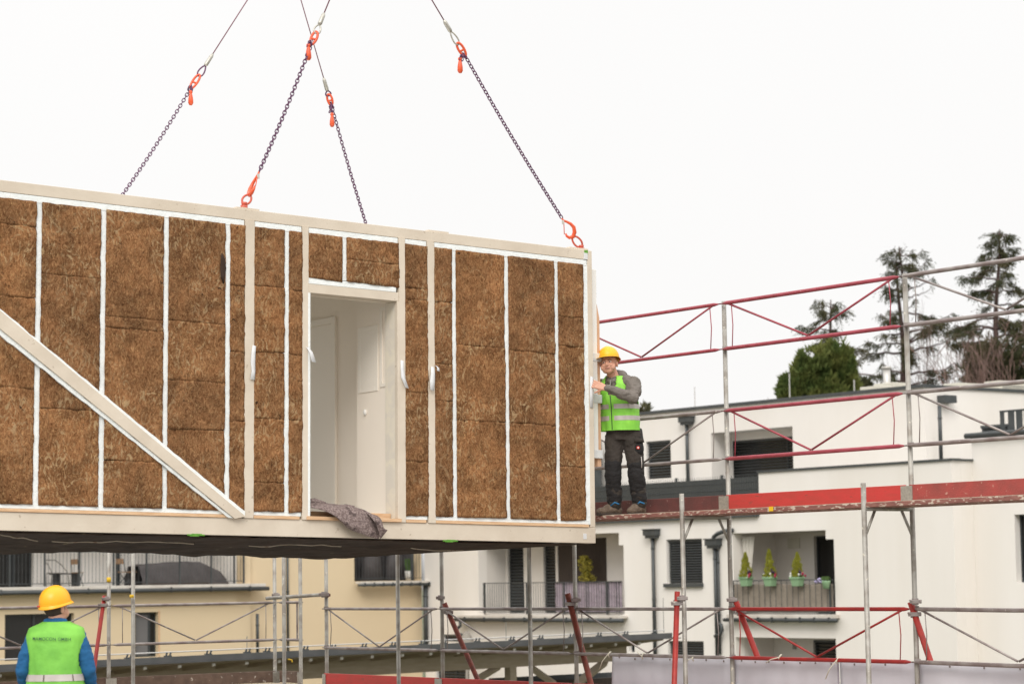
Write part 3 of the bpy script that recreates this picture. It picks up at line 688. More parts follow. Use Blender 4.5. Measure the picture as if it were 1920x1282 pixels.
def deck(pl, a, b, z, w0, w1, par, me, mt='plank_pale'):
    M = MB(); n = 2; wd = (w1-w0)/n
    for i in range(n):
        x0, x1 = w0+i*wd+.004, w0+(i+1)*wd-.004
        M.pbox(pl, a+.01, b-.01, z-.048, z-.006, x0, x1)
    o = M.build('deck', me, par, bevel=.004)
    M = MB(); M.pbox(pl, a+.02, b-.02, z-.006, z, w0+.012, w1-.012); M.build('deck_surface', mt, o)
for k in (0, -1, -2, -3):
    deck(SP, k*bay+(.0 if k != -2 else 0), (k+1)*bay, Z2, -IN+.0, -.05, scaf, 'plank_edge')
for k in (0, -1, -2, -3, -4): deck(SP, k*bay, (k+1)*bay, Z1, -IN, -.05, scaf, 'plank_edge')
def toe(pl, a, b, z, w, par, m, h=.15, label=None, text=None):
    o = MB().pbox(pl, a+.03, b-.03, z+.004, z+h, w-.028, w).build('toe_board', m, par, bevel=.004)
    MB().pbox(pl, a+.0, a+.075, z-.01, z+h-.01, w-.036, w-.0285).build('end_plate', 'ferrule', o); MB().pbox(pl, b-.075, b+.0, z-.01, z+h-.01, w-.036, w-.0285).build('end_plate', 'ferrule', o)
    if label: o['label'] = label
    return o
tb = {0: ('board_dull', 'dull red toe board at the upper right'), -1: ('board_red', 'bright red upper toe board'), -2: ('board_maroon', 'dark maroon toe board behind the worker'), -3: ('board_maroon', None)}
for k in tb: toe(SP, k*bay, (k+1)*bay, Z2, -.035, scaf, tb[k][0], .17, tb[k][1])
for k in (0, -1, -2, -3, -4): toe(SP, k*bay, (k+1)*bay, Z1, -.035, scaf, 'board_red', .17)
# leaning props tied to the posts
def propx(p_top, p_bot, d, m, par, r=.024, cz=None, zend=GZ):
    a = at(*p_top, d); b = at(*p_bot, d); t = (b-a).normalized(); L_ = (a.z-zend)/-t.z
    MB().tube([a, a+t*L_], r, 12).build('prop', m, par, True)
    c = a+t*.12; coupler(Vector((c.x, c.y+.02, c.z)), par)
propx((833, 1130), (895, 1272), 29.3, 'prop_rust', scaf, .03)
propx((1064, 1112), (1108, 1282), 27.2, 'prop_rust', scaf, .033)
propx((1380, 1127), (1424, 1240), 25.1, 'prop_red', scaf, .03)
propx((1707, 1128), (1745, 1240), 23.05, 'prop_red', scaf, .03)
propx((1270, 1108), (1264, 1290), 24.6, 'prop_red', scaf, .028)
for px, py, d in ((1080, 1124, 27.2), (826, 1120, 29.4), (1279, 1121, 24.6), (1372, 1124, 25.15), (1716, 1127, 23.0), (612, 1115, 31.5)): coupler(at(px, py, d-.03), scaf, .9)
# short base board text is not legible; ties with rope tails
for k, (px, py, dx, dy) in enumerate(((1142, 1226, -18, 28), (1462, 1232, -26, 10), (1570, 1238, -22, 34), (1205, 1229, -10, -8), (1300, 1233, -14, 10))):
    s, z = SP.hit(px, py, -.06); s2, z2 = SP.hit(px+dx, py+dy, -.09)
    MB().tube([SP.pt(s, z+.03, -.03), SP.pt(s, z, -.08), SP.pt((s+s2)/2, (z+z2)/2+.01, -.1), SP.pt(s2, z2, -.09)], .005, 5).tube([SP.pt(s-.01, z-.03, ws), SP.pt(s, z, ws-.025), SP.pt(s+.01, z+.03, ws)], .008, 6).build('rope_tie', 'rope', scaf, True)
M = MB(); c = SP.pt(*SP.hit(1446, 951, -IN), -IN); s, z = SP.hit(1446, 955, -IN); MB().pbox(SP, s-.03, s+.03, z-.015, z+.03, -IN-.004, -IN-.0005).build('sticker', 'tag_yellow', scaf)
# ---- second scaffold along the back, running left
L0 = at(515, 1141, 32.5); LP = Plane(L0, D1)
s1 = LP.hit(204, 1141)[0]; lb = -s1
sc2 = empty('scaffold', LP.pt(s1/2, GZ, -.3), 'grey scaffold with brown boards at the lower left, behind the worker in blue sleeves', 'scaffold')
h1, h0 = LP.hit(515, 1129)[1], LP.hit(515, 1198.5)[1]; LZ = LP.hit(515, 1277)[1]; LZ = Z1+.02
for s in (0, s1, 2*s1):
    post(LP, s, 0, GZ, 3.4, sc2); post(LP, s, -IN, GZ, 3.3, sc2)
    M = MB(); q = LP.pt; M.tube([q(s, LZ-.06, 0), q(s, LZ-.06, -IN)], .022, 10).build('transom', 'galv', sc2, True)
for a, b in ((s1, 0), (2*s1, s1)):
    guard(LP, a, b, h0, h1, ws, sc2, 'galv_rail'); deck(LP, a, b, LZ, -IN, -.05, sc2, 'board_brown')
    toe(LP, a, b, LZ, -.035, sc2, 'board_brown', .155, None)
EP = Plane(L0, -D2); guard(EP, 0, IN-.04, h0+.0, h1+.0, .05, sc2, 'galv_rail', vee=False)
M = MB(); M.tube([EP.pt(IN-.16, h1, .05), EP.pt(IN-.16, h0, .05)], .014, 6).build('end_bar', 'galv_rail', sc2)
toe(EP, .02, IN-.02, LZ, .04, sc2, 'board_brown', .155)
a = LP.pt(LP.hit(495, 1121)[0], LP.hit(495, 1121)[1], -.07); b = at(608, 1114, 31.4); MB().tube([a, b], .024, 12).build('tie_tube', 'galv', sc2, True)
coupler(LP.pt(0, h1+.10, -.04), sc2, .9); coupler(b, sc2, 1.1)
propx((196, 1116), (176, 1256), 30.7, 'prop_red', sc2, .026); coupler(at(200, 1122, 30.7), sc2, .9)
for py, m in ((1086, 'tag_yellow'),): c = at(204, py, 30.98); MB().tube([c-UP*.03, c+UP*.03], .0275, 14).build('tape_ring', m, sc2, True)
c = at(247, 1117, 30.4); MB().tube([c-UP*.02, c+UP*.02], .0265, 14).build('tape_ring', 'tag_yellow', sc2, True)
c = at(540, 1235, 31.5); MB().tube([c, c+Vector((.05, 0, -.01)), c+Vector((.055, 0, -.04))], .009, 6).build('yellow_tie', 'tag_yellow', sc2)
# pale platform at the scaffold corner
deck(Plane(SP.pt(-4*bay-.62, 0, -.0), SD), 0, .64, Z1, -IN-.02, .3, sc2, 'plank_edge')
# ================================================================== SHEETS
def sheet(xa, xb, label, seed, zb=-2.6):
    sa, sb = SP.hit(xa, 1240, .01)[0], SP.hit(xb, 1240, .01)[0]; zt = H['l0']-.0; M = MB()
    def f(u, v):
        s = sa+(sb-sa)*u; z = zb+(zt-zb)*v
        w = .035+.028*(1-v**3)*math.sin(s*6+seed)+.03*noise.noise(Vector((s*2.2, z*.7, seed)))+.012*noise.noise(Vector((s*6, z*2+s*3, seed)))+.01*math.sin(v*9)*(1-v)
        return SP.pt(s, z-.015*abs(math.sin(s*PI/.5))*v**8, w)
    o = empty('hanging_sheet', SP.pt((sa+sb)/2, zb, 0), label, 'tarpaulin', 'pale sheets hung on the scaffold')
    grid_mesh(M, 60, 40, f); solidify(M.build('sheet', 'sheet', o, True), .002)
    M = MB(); V = [f(1-.001, j/30)-SP.n*.004 for j in range(31)]; M.tube(V, .009, 5).build('hem', 'sheet_seam', o)
    for i in range(7): c = f((i+.5)/7, .992); MB().tube([c-SP.n*.006, c+SP.n*.01], .011, 8).build('eyelet', 'galv_rail', o)
sheet(1143, 1371, 'pale lilac sheet tied under the grey rail, left of the other two sheets', 1.2)
sheet(1372, 1570, 'pale lilac sheet hung between the other two, under the red rail', 4.7)
sheet(1571, 2010, 'pale lilac sheet at the lower right corner, widest of the three', 8.1)
# ================================================================== GROUND AND SLAB
M = MB(); M.box(-600, 600, -60, 1500, GZ-1, GZ); tag(M.build('ground', 'soil'), kind='structure')
cc = SP.pt(-4*bay, 0, -IN-.22); M = MB(); a = Vector((cc.x, cc.y, GZ+.005))
M.prism([a, a+SD*30, a+SD*30-D1*22, a-D1*22], UP*(-GZ-.005)); tag(M.build('floor_slab', 'concrete'), kind='structure')
# ================================================================== WHITE APARTMENT BUILDING
FD = -D2
PA = Plane(at(1785, 1141, 63), FD); PB = PA.off(2.6); PR_ = Plane(PA.pt(PA.hit(1785, 900)[0], 0, 0), D1); PC = Plane(PR_.pt(PR_.hit(1827, 1000)[0], 0), FD)
wb = empty('apartment_building', PA.pt(-8, GZ, 0), 'white rendered apartment building with roof terrace and balconies behind the scaffold', 'building')
R_ = PA.rect; zpar = PA.hit(1785, 863)[1]; zter = PA.hit(1420, 968)[1]; scorner = PA.hit(1785, 900)[0]; spar = PA.hit(1423, 925)[0]; sleft = PA.hit(797, 1141)[0]
f1 = R_(1376, 997, 1565, 1150); f2 = R_(1380, 1195, 1568, 1262); w1 = R_(1250, 1010, 1317, 1093); w2 = R_(1253, 1201, 1320, 1262); cb = R_(897, 1003, 1170, 1150)
f1 = (f1[0], f1[1], PA.hit(1470, 1152)[1], PA.hit(1470, 996)[1])
w3 = R_(830, 1189, 880, 1202); w4 = R_(818, 1252, 880, 1300); w5 = R_(1178, 1200, 1190, 1222); w6 = R_(915, 1190, 945, 1215)
zf = cb[2]
holes = [f1, f2, w1, w2, cb, w3, w4, w5]
wall('facade_wall', PA, sleft, scorner, GZ, zter-.001, holes, .35, 'wall_white', wb)
wall('parapet', PA, spar, scorner, zter, zpar, [], .35, 'wall_white', wb)
MB().pbox(PA, spar-.03, scorner+.06, zpar+.001, zpar+.06, -.05, .30).build('coping', 'anthracite', wb)
PR = Plane(PA.pt(scorner, 0, 0), D1)      # short return right of the corner
qC = PR.hit(1827, 1000)[0]; wall('side_wall', PR, .352, qC-.002, GZ, zpar-.001, [], .25, 'wall_white', wb)
MB().pbox(PR, .07, qC, zpar+.001, zpar+.05, -.05, .25).build('coping', 'anthracite', wb)
MB().pbox(PA, sleft, spar-.01, zter, zter+.12, -.12, .3).build('terrace_edge', 'anthracite', wb)
MB().pbox(PA, sleft, scorner-.3, zter-.25, zter-.002, .36, 2.5).build('terrace_slab', 'terrace_grey', wb)
# upper, set-back storey
zroof = PB.hit(1735, 726)[1]; sc_ = PB.hit(1735, 800)[0]; sl = sleft
o1 = PB.rect(1334, 803, 1487, 892); o1 = (PB.hit(1334, 850)[0], PB.hit(1487, 850)[0], zter, PB.hit(1400, 806)[1])
uw = PB.rect(1212, 826, 1258, 897); 
wall('upper_wall', PB, sl, sc_, zter-.3, zroof, [o1, uw], .3, 'wall_white', wb)
MB().pbox(PB, sl, sc_+.06, zroof+.001, zroof+.09, -.08, .35).build('roof_edge', 'anthracite', wb)
PS = Plane(PB.pt(sc_, 0, 0), D1); wall('upper_side_wall', PS, .302, 9, zter-.3, zroof-.001, [], .3, 'wall_white', wb)
MB().pbox(PS, .07, 9, zroof+.002, zroof+.08, -.06, .35).build('roof_edge', 'anthracite', wb)
MB().pbox(PB, sl, sc_-.3, zroof-.3, zroof-.01, .31, 8.6).build('roof', 'terrace_grey', wb)
MB().pbox(PB, sl, sc_, GZ, zroof-.01, 8.7, 9).build('rear_wall', 'wall_white', wb)
window(PB, uw, .12, wb, slat=.09)
PBi = PB.off(.9); iw = PBi.rect(1370, 814, 1487, 893); iw = (PBi.hit(1368, 850)[0], o1[1]-.02, zter+.0, PBi.hit(1430, 822)[1])
wall('niche_wall', PBi, o1[0]-.25, o1[1]+.3, zter-.1, o1[3]+.2, [iw], .2, 'wall_white', wb)
window(PBi, iw, .1, wb, mullions=(.66,), slat=.09)
MB().pbox(PB, o1[0]-.1, o1[0]-.002, zter, o1[3], .3, .9).pbox(PB, o1[1]+.002, o1[1]+.1, zter, o1[3], .3, .9).pbox(PB, o1[0], o1[1], o1[3]+.002, o1[3]+.1, .3, .9).build('niche_lining', 'wall_white', wb)
# terrace fence: mesh panels with dark privacy strips
zfe = PA.hit(1300, 897)[1]; M = MB()
sa = PA.hit(1100, 915)[0]; s = sa
while s < spar-.1:
    M.pbox(PA, s, s+.19, zter+.13, zfe-.05, .10, .112); s += .2
f = M.build('terrace_fence', 'blind', wb)
M = MB(); n = int((spar-sa)/.1)
for i in range(n): M.tube([PA.pt(sa+i*.1, zter+.12, .09), PA.pt(sa+i*.1, zfe+.03, .09)], .007, 4)
for z in [zter+.2+.2*i for i in range(8)]: 
    if z < zfe: M.tube([PA.pt(sa, z, .088), PA.pt(spar-.05, z, .088)], .007, 4)
for i in range(8): MB().pbox(PA, sa+i*2.0, sa+i*2.0+.06, zter+.12, zfe+.06, .115, .17).build('fence_post', 'anthracite', f)
M.build('fence_grid', 'anthracite', f)
MB().pbox(PB, PB.hit(1118, 850)[0]-1.5, PB.hit(1146, 850)[0], zter, PB.hit(1130, 826)[1], -1.2, -.4).build('terrace_cabinet', 'anthracite', wb)
def downpipe(pl, px, y0, y1, w, par, box=None, r=.055, name='downpipe'):
    s, z1_ = pl.hit(px, y0); z0_ = pl.hit(px, y1)[1]
    M = MB(); M.tube([pl.pt(s, z0_, -w), pl.pt(s, z1_, -w)], r, 12)
    z = z1_-.35
    while z > z0_: M.tube([pl.pt(s, z-.02, -w), pl.pt(s, z+.02, -w)], r+.012, 12); z -= 1.5
    o = M.build(name, 'anthracite', par, True)
    if box:
        b0, b1, c0, c1 = pl.rect(*box); M = MB(); M.pbox(pl, b0, b1, c0+.04, c1-.03, -w-.14, -.001); M.pbox(pl, b0-.03, b1+.03, c1-.03, c1, -w-.17, -.001); M.pbox(pl, b0+.05, b1-.05, c0-.04, c0+.04, -w-.1, -.02)
        M.build('rain_hopper', 'anthracite', o)
    return o
downpipe(PB, 1292, 793, 905, .1, wb, (1282, 780, 1303, 794)); downpipe(PB.off(0), 1766, 760, 863, .1, wb)
q = PS.hit(1768, 750); b = PS.hit(1757, 750)[0], PS.hit(1779, 750)[0]
MB().pbox(PS, b[0], b[1], PS.hit(1768, 756)[1], PS.hit(1768, 742)[1], -.3, -.002).build('rain_hopper', 'anthracite', wb)
downpipe(PA, 1228, 1005, 1232, .09, wb, (1216, 991, 1238, 1006)); downpipe(PA, 1344.5, 1024, 1232, .09, wb, (1332, 1009, 1354, 1025)); downpipe(PA, 1349, 1030, 1225, .06, wb, None, .03)
M = MB(); e = [PA.pt(*PA.hit(x, y), -w) for x, y, w in ((1342, 1012, .1), (1344, 1006, .12), (1352, 1000, .14), (1366, 995, .15), (1377, 993.5, .05))]; M.tube(e, .06, 10).build('overflow_pipe', 'anthracite', wb, True)
for rc, fl in ((w1, 1), (w2, 0)):
    window(PA, rc, .14, wb, mullions=(.42,), slat=.075)
    if fl: MB().pbox(PA, rc[0]-.08, rc[1]+.03, rc[2]-.11, rc[2]-.002, -.09, .1).build('window_sill', 'anthracite', wb)
for rc in (w3, w4): window(PA, rc, .14, wb, mullions=(.5,), slat=.1)
window(PA, w5, .14, wb, kind='plain')
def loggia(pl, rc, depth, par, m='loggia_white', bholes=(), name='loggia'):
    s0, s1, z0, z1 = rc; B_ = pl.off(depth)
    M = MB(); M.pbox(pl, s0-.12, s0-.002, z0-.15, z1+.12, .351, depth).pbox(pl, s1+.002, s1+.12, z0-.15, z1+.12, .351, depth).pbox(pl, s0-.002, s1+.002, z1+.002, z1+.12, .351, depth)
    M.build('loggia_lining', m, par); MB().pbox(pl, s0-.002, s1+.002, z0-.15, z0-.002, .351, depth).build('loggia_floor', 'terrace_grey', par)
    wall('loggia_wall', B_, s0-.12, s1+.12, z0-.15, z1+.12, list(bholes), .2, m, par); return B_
def slab(pl, px0, px1, y0, y1, yg, par, wout=.22):
    a, b = pl.hit(px0, y0)[0], pl.hit(px1, y0)[0]; xm = (px0+px1)/2; zt, zb, zg = pl.hit(xm, y0)[1], pl.hit(xm, y1)[1], pl.hit(xm, yg)[1]
    o = MB().pbox(pl, a+.05, b-.1, zb, zt, -wout, -.001).build('balcony_slab', 'slab_edge', par, bevel=.01)
    MB().tube([pl.pt(a-.05, (zb+zg)/2, -wout+.0), pl.pt(b, (zb+zg)/2, -wout+.0)], abs(zb-zg)*.5, 12).build('gutter', 'anthracite', par, True)
    M = MB()
    for i in range(8): s = a+(b-a)*(i+.5)/8; M.pbox(pl, s-.012, s+.012, zg-.01, zb+.03, -wout-.07, -wout+.05)
    M.build('gutter_bracket', 'anthracite', par)
# flower balcony
B1 = PA.off(1.7); d1 = (B1.hit(1527, 1050)[0], f1[1]-.0, f1[2], B1.hit(1540, 1004)[1])
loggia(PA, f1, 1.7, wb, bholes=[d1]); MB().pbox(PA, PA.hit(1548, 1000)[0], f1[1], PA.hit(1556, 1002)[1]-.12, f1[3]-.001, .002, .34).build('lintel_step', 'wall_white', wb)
window(B1, d1, .1, wb, kind='plain', mullions=(.3,))
M = MB(); grid_mesh(M, 40, 4, lambda u, v: B1.pt(d1[0]+(d1[1]-d1[0])*(.38+.55*u), d1[2]+.05+(d1[3]-d1[2]-.15)*v, .06+.03*math.sin(u*38))); M.build('door_curtain', 'curtain_grey', wb, True)
v_ = B1.rect(1482, 1008, 1498, 1028); MB().pbox(B1, v_[0]-.1, v_[1]+.05, v_[2], v_[3], -.03, -.001).build('vent_cover', 'roof_unit', wb, bevel=.01)
slab(PA, 1370, 1580, 1151, 1158, 1165, wb)
rail0, rail1 = PA.hit(1375, 1100)[0], f1[1]-.02; zr1 = PA.hit(1470, 1087)[1]; zr0 = PA.hit(1470, 1152)[1]
railing(PA, rail0, rail1, zr0, zr1, -.06, wb, .225, (rail0+.03, rail1-.12))
M = MB(); zt = PA.hit(1470, 1094)[1]; zb_ = PA.hit(1470, 1146)[1]
grid_mesh(M, 90, 12, lambda u, v: PA.pt(rail0+.05+(rail1-rail0-.07)*u, zb_+(zt-zb_)*v+.015*math.sin(u*30)*v, -.02+.018*noise.noise(Vector((u*22, v*5, 2)))+.01*math.sin(u*60)*(1-v)))
o = M.build('reed_screen', 'reed_mat', wb, True); solidify(o, .01)
M = MB(); grid_mesh(M, 30, 10, lambda u, v: PA.pt(PA.hit(1379+24*u-8*u*(1-v), 1080)[0], PA.hit(1400, 1085)[1]+(PA.hit(1400, 1005)[1]-PA.hit(1400, 1085)[1])*v, .3+.035*math.sin(u*24)))
solidify(M.build('balcony_curtain', 'curtain_white', wb, True), .006)
M = MB(); grid_mesh(M, 10, 10, lambda u, v: PA.pt(PA.hit(1558+7*u+3*(1-v)*-1, 1080)[0], PA.hit(1400, 1092)[1]+(PA.hit(1400, 1045)[1]-PA.hit(1400, 1092)[1])*v, .2+.03*math.sin(u*9))); solidify(M.build('balcony_curtain', 'curtain_white', wb, True), .006)
# lower loggia
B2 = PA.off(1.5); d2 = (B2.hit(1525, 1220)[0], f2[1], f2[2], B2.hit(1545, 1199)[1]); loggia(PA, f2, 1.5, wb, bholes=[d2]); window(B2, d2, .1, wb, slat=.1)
s, z = B2.hit(1491, 1211); MB().pbox(B2, s-.06, s+.06, z-.08, z+.08, -.05, -.001).build('wall_lamp', 'grille', wb)
M = MB(); e = [PA.pt(*PA.hit(x, y), -.2) for x, y in ((1357, 1168), (1362, 1170), (1364, 1180), (1360, 1188), (1350, 1192))]; M.tube(e, .05, 8).build('gutter_outlet', 'anthracite', wb, True)
# centre balcony
B3 = PA.off(1.15); a1 = B3.rect(952, 1010, 982, 1149); a2 = B3.rect(1019, 1010, 1042, 1149); a3 = B3.rect(1046, 1004, 1138, 1149)
a1 = (a1[0], a1[1], zf, cb[3]-.15); a2 = (a2[0], a2[1], zf, cb[3]-.15); a3 = (a3[0], a3[1], zf, cb[3]-.1)
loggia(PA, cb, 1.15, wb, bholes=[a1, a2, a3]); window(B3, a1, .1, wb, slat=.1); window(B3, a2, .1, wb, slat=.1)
MB().pbox(B3, a3[0], a3[1], a3[2], a3[3], .03, .06).build('dark_panel', 'dark_timber', wb)
MB().pbox(PA, PA.hit(1160, 1000)[0], cb[1], cb[3]-.38, cb[3]-.002, .002, .34).build('lintel_step', 'wall_white', wb)
r0, r1 = PA.hit(910, 1120)[0], cb[1]-.02; zc1 = PA.hit(1040, 1091)[1]; zc0 = PA.hit(1040, 1151)[1]
railing(PA, r0, r1, zc0, zc1, -.08, wb, .12, [r0+(r1-r0)*q for q in (.01, .33, .60, .9)])
M = MB(); l0 = PA.hit(1044, 1120)[0]
grid_mesh(M, 60, 24, lambda u, v: PA.pt(l0+(r1-l0-.02)*u, zc0+.06+(zc1-zc0-.07)*v, -.05+.02*noise.noise(Vector((u*9, v*4, 1)))+.02*noise.noise(Vector((u*20+v*12, v*12, 5)))))
solidify(M.build('lilac_screen', 'lilac_cloth', wb, True), .006)
for q in (1067, 1087, 1103, 1107, 1123, 1132, 1140, 1146, 1160, 1165): s = PA.hit(q, 1120)[0]; MB().tube([PA.pt(s, zc0+.03, -.09), PA.pt(s, zc1, -.09)], .009, 5).build('railing_bar', 'anthracite', wb)
slab(PA, 868, 1182, 1153, 1158, 1165, wb, .3)
M = MB(); e = [PA.pt(*PA.hit(x, y), -.3) for x, y in ((876, 1163), (877, 1172), (868, 1180), (869, 1186), (884, 1190), (888, 1200))]; M.tube(e, .05, 8).build('gutter_outlet', 'anthracite', wb, True)
# right wing
cz1 = PC.hit(1870, 815)[1]; sC = PC.hit(1827, 1000)[0]; rw = PC.rect(1904, 963, 1965, 1091)
wall('wing_wall', PC, sC, sC+14, GZ, cz1, [rw], .35, 'wall_white', wb); window(PC, rw, .2, wb, kind='plain', pane='pane_dark')
MB().tube([PC.pt(sC-.1, cz1+.02, -.1), PC.pt(sC+14, cz1+.02, -.1)], .075, 12).build('gutter', 'anthracite', wb, True); MB().pbox(PC, sC+.04, sC+14, cz1-.1, cz1+.07, -.08, .4).build('roof_edge', 'anthracite', wb)
MB().pbox(PC, sC+.02, sC+14, cz1-.3, cz1-.02, .36, 5).build('wing_roof', 'terrace_grey', wb)
MB().pbox(PC, sC, sC+.3, GZ, cz1-.01, .36, 5).build('wing_side_wall', 'wall_white', wb)
M = MB(); PD = PC.off(.25); s = PD.hit(1875, 790)[0]; zt_, zb2 = PD.hit(1895, 768)[1], PD.hit(1895, 806)[1]
for i in range(14): M.pbox(PD, s+i*.27, s+i*.27+(.2 if i % 3 else .13), zb2, zt_-.04, 0, .03)
M.pbox(PD, s, s+4, zt_-.05, zt_, -.01, .04); M.build('fin_railing', 'anthracite', wb)
PE = PC.off(1.6); uw2 = PE.rect(1841, 796, 1890, 812); window(PE, uw2, 0, wb, slat=.07)
MB().pbox(PE, uw2[0], uw2[1]+4, uw2[2]-.4, uw2[2]-.01, .0, .2).build('roof_upstand', 'anthracite', wb)
# rods, vents on the roof
for px, y0, y1 in ((1481, 700, 748), (1602, 712, 734), (1303, 725, 757), (1440, 745, 752)):
    s, z0_ = PB.hit(px, y1, 3); z1_ = PB.hit(px, y0, 3)[1]
    tag(MB().tube([PB.pt(s, zroof, 3), PB.pt(s, z1_, 3)], .018, 6).build('lightning_rod', 'rod'), {1481: 'thin pale lightning rod in front of the green bush', 1602: 'short lightning rod right of the green bush', 1303: 'thin lightning rod left of the tall scaffold post', 1440: 'very short lightning rod between scaffold post and bush'}[px], 'lightning rod', 'lightning rods on the white roof')
def roofunit(px0, px1, py0, d, label, dep=.5):
    P_ = PB.off(d); s0, s1_, _, zt = P_.rect(px0, py0, px1, py0+2); r_ = empty('roof_cooling_unit', P_.pt((s0+s1_)/2, zroof, 0), label, 'air conditioner', 'cooling units on the roof')
    MB().pbox(P_, s0, s1_, zroof+.12, zt, 0, dep).build('casing', 'roof_unit', r_, bevel=.02)
    M = MB(); z = zroof+.2
    while z < zt-.1: M.pbox(P_, s0+.08, s0+(s1_-s0)*.62, z, z+.02, -.012, -.001); z += .045
    M.build('grille', 'grille', r_); MB().pbox(P_, s0+.1, s0+.2, zroof, zroof+.12, .05, dep-.05).pbox(P_, s1_-.2, s1_-.1, zroof, zroof+.12, .05, dep-.05).build('foot', 'grille', r_)
    return r_
roofunit(1612, 1650, 724, 1.2, 'low beige cooling unit on the roof left of the tall spruce trunk'); roofunit(1638, 1675, 718, 2.6, 'boxy beige cooling unit under the white vent pipe', .6)
q = PB.off(3.0); s, z = q.hit(1663, 716); tag(MB().tube([q.pt(s, zroof, 0), q.pt(s, q.hit(1663, 691)[1], 0)], .11, 14).tube([q.pt(s, q.hit(1663, 691)[1], 0), q.pt(s, q.hit(1663, 687)[1], 0)], .15, 14).build('vent_pipe', 'rod', None, True), 'pale round vent pipe standing on the roof by the spruce', 'vent pipe')
PSo = Plane(PB.pt(sc_, 0, 0)+FD*-1.6, D1)
for a_, b_, y_, lb_ in ((1797, 1856, 717, 'beige cooling unit on the roof near the spruce, left of the larger one'), (1874, 1950, 713, 'large beige cooling unit at the right edge of the roof')):
    s0, s1_ = PSo.hit(a_, 725)[0], PSo.hit(b_, 725)[0]; zt = PSo.hit(a_, y_)[1]; r_ = empty('roof_cooling_unit', PSo.pt(s0, zroof, 0), lb_, 'air conditioner', 'cooling units on the roof')
    MB().pbox(PSo, s0, s1_, zroof+.05, zt, 0, .6).build('casing', 'roof_unit', r_, bevel=.02); M = MB(); s = s0+.15
    while s < s1_-.5: M.pbox(PSo, s, s+.02, zroof+.2, zt-.12, -.012, -.001); s += .06
    M.build('grille', 'grille', r_); MB().pbox(PSo, s0+.1, s0+.2, zroof, zroof+.05, .05, .5).pbox(PSo, s1_-.2, s1_-.1, zroof, zroof+.05, .05, .5).build('foot', 'grille', r_)
# ================================================================== BALCONY PLANTS
def pot(px, label, cut=1.):
    s, z = PA.hit(px, 1098); zt = PA.hit(px, 1083)[1]; r_ = empty('potted_conifer', PA.pt(s, z, -.12), label, 'potted plant', 'conifers in green pots on the balcony railing')
    M = MB(); q = PA.pt; M.hexa([q(s-.14, z, -.28), q(s+.13, z, -.28), q(s+.13, z, -.1), q(s-.14, z, -.1), q(s-.17, zt, -.32), q(s+.17, zt, -.32), q(s+.17, zt, -.09), q(s-.17, zt, -.09)]); M.pbox(PA, s-.19, s+.19, zt-.02, zt+.03, -.34, -.08)
    M.build('pot', 'pot_green', r_, bevel=.008); M = MB(); h = rnd.uniform(.64, .76); ln_ = rnd.uniform(-.06, .06); sd_c = rnd.uniform(0, 50)
    for i in range(1500):
        t = rnd.random()**1.3; a = rnd.uniform(0, 2*PI); rr = .15*(1-t)**.75*(.62+.45*rnd.random()+.7*noise.noise(Vector((math.cos(a)*1.5, t*7, sd_c))))+.008; c = q(s+ln_*t+rnd.uniform(-.01, .01), zt+.02+t*h, -.2)+Vector((math.cos(a)*rr, math.sin(a)*rr, 0)); leaf(M, c, Vector((math.cos(a)*.35, math.sin(a)*.35, 1)), .06, .02)
    for i in range(6): M.tube([q(s, zt, -.2), q(s+rnd.uniform(-.04, .04), zt+.5, -.2+rnd.uniform(-.03, .03))], .05*(1-i/9), 6)
    M.build('conifer', 'conifer_yellow', r_)
    for k, (m, n, x) in enumerate((('flower_white', 6, -.17), ('flower_dark', 5, .18), ('flower_white', 3, .12), ('flower_red', 3, .30 if px > 1490 else .22))):
        M = MB()
        for i in range(n): M.ell(q(s+x+rnd.uniform(-.05, .05), zt+rnd.uniform(.03, .13)+(.1 if m == 'flower_dark' else 0), -.25+rnd.uniform(-.05, .05)), (.028, .028, .035), u=8, v=6)
        M.build('flower', m, r_, True)
    M = MB()
    for i in range(60): leaf(M, q(s+rnd.uniform(-.2, .2), zt+.02, -.22+rnd.uniform(-.06, .06)), Vector((rnd.uniform(-.5, .5), rnd.uniform(-.4, .4), 1)), .12, .03)
    M.build('leaves', 'plant_green', r_)
pot(1409, 'pointed yellow green conifer in a green pot, the one beside the white curtain'); pot(1454, 'pointed yellow green conifer in a green pot, middle of the three'); pot(1505, 'pointed yellow green conifer in a green pot, the one nearest the dark door')
s, z = PA.hit(1559, 1103); zt = PA.hit(1559, 1088)[1]; r_ = empty('flower_pot', PA.pt(s, z, -.12), 'small round green flower pot hooked at the right end of the balcony railing', 'flower pot')
MB().loft([(PA.pt(s, z, -.2), .08, .08, 0), (PA.pt(s, zt-.03, -.2), .12, .12, 0), (PA.pt(s, zt, -.2), .13, .13, 0)], 16).build('pot', 'pot_green', r_, True)
M = MB()
for i in range(90): leaf(M, PA.pt(s+rnd.uniform(-.1, .1), zt, -.2+rnd.uniform(-.08, .08)), Vector((rnd.uniform(-.6, .6), rnd.uniform(-.4, .4), 1)), .13, .03)
M.build('leaves', 'plant_green', r_); M = MB()
for i in range(7): M.ell(PA.pt(s-.5+rnd.uniform(-.25, .4), zt-.02+rnd.uniform(-.02, .06), -.02), (.09, .03, .05), u=8, v=6)
M.build('flower', 'flower_violet', r_, True)
s, z = PA.hit(1100, 1150, .7); z1_ = PA.hit(1100, 1040, .7)[1]; r_ = empty('potted_bush', PA.pt(s, zf, .7), 'bushy golden leaved potted shrub behind the lilac balcony screen', 'potted plant'); M = MB()
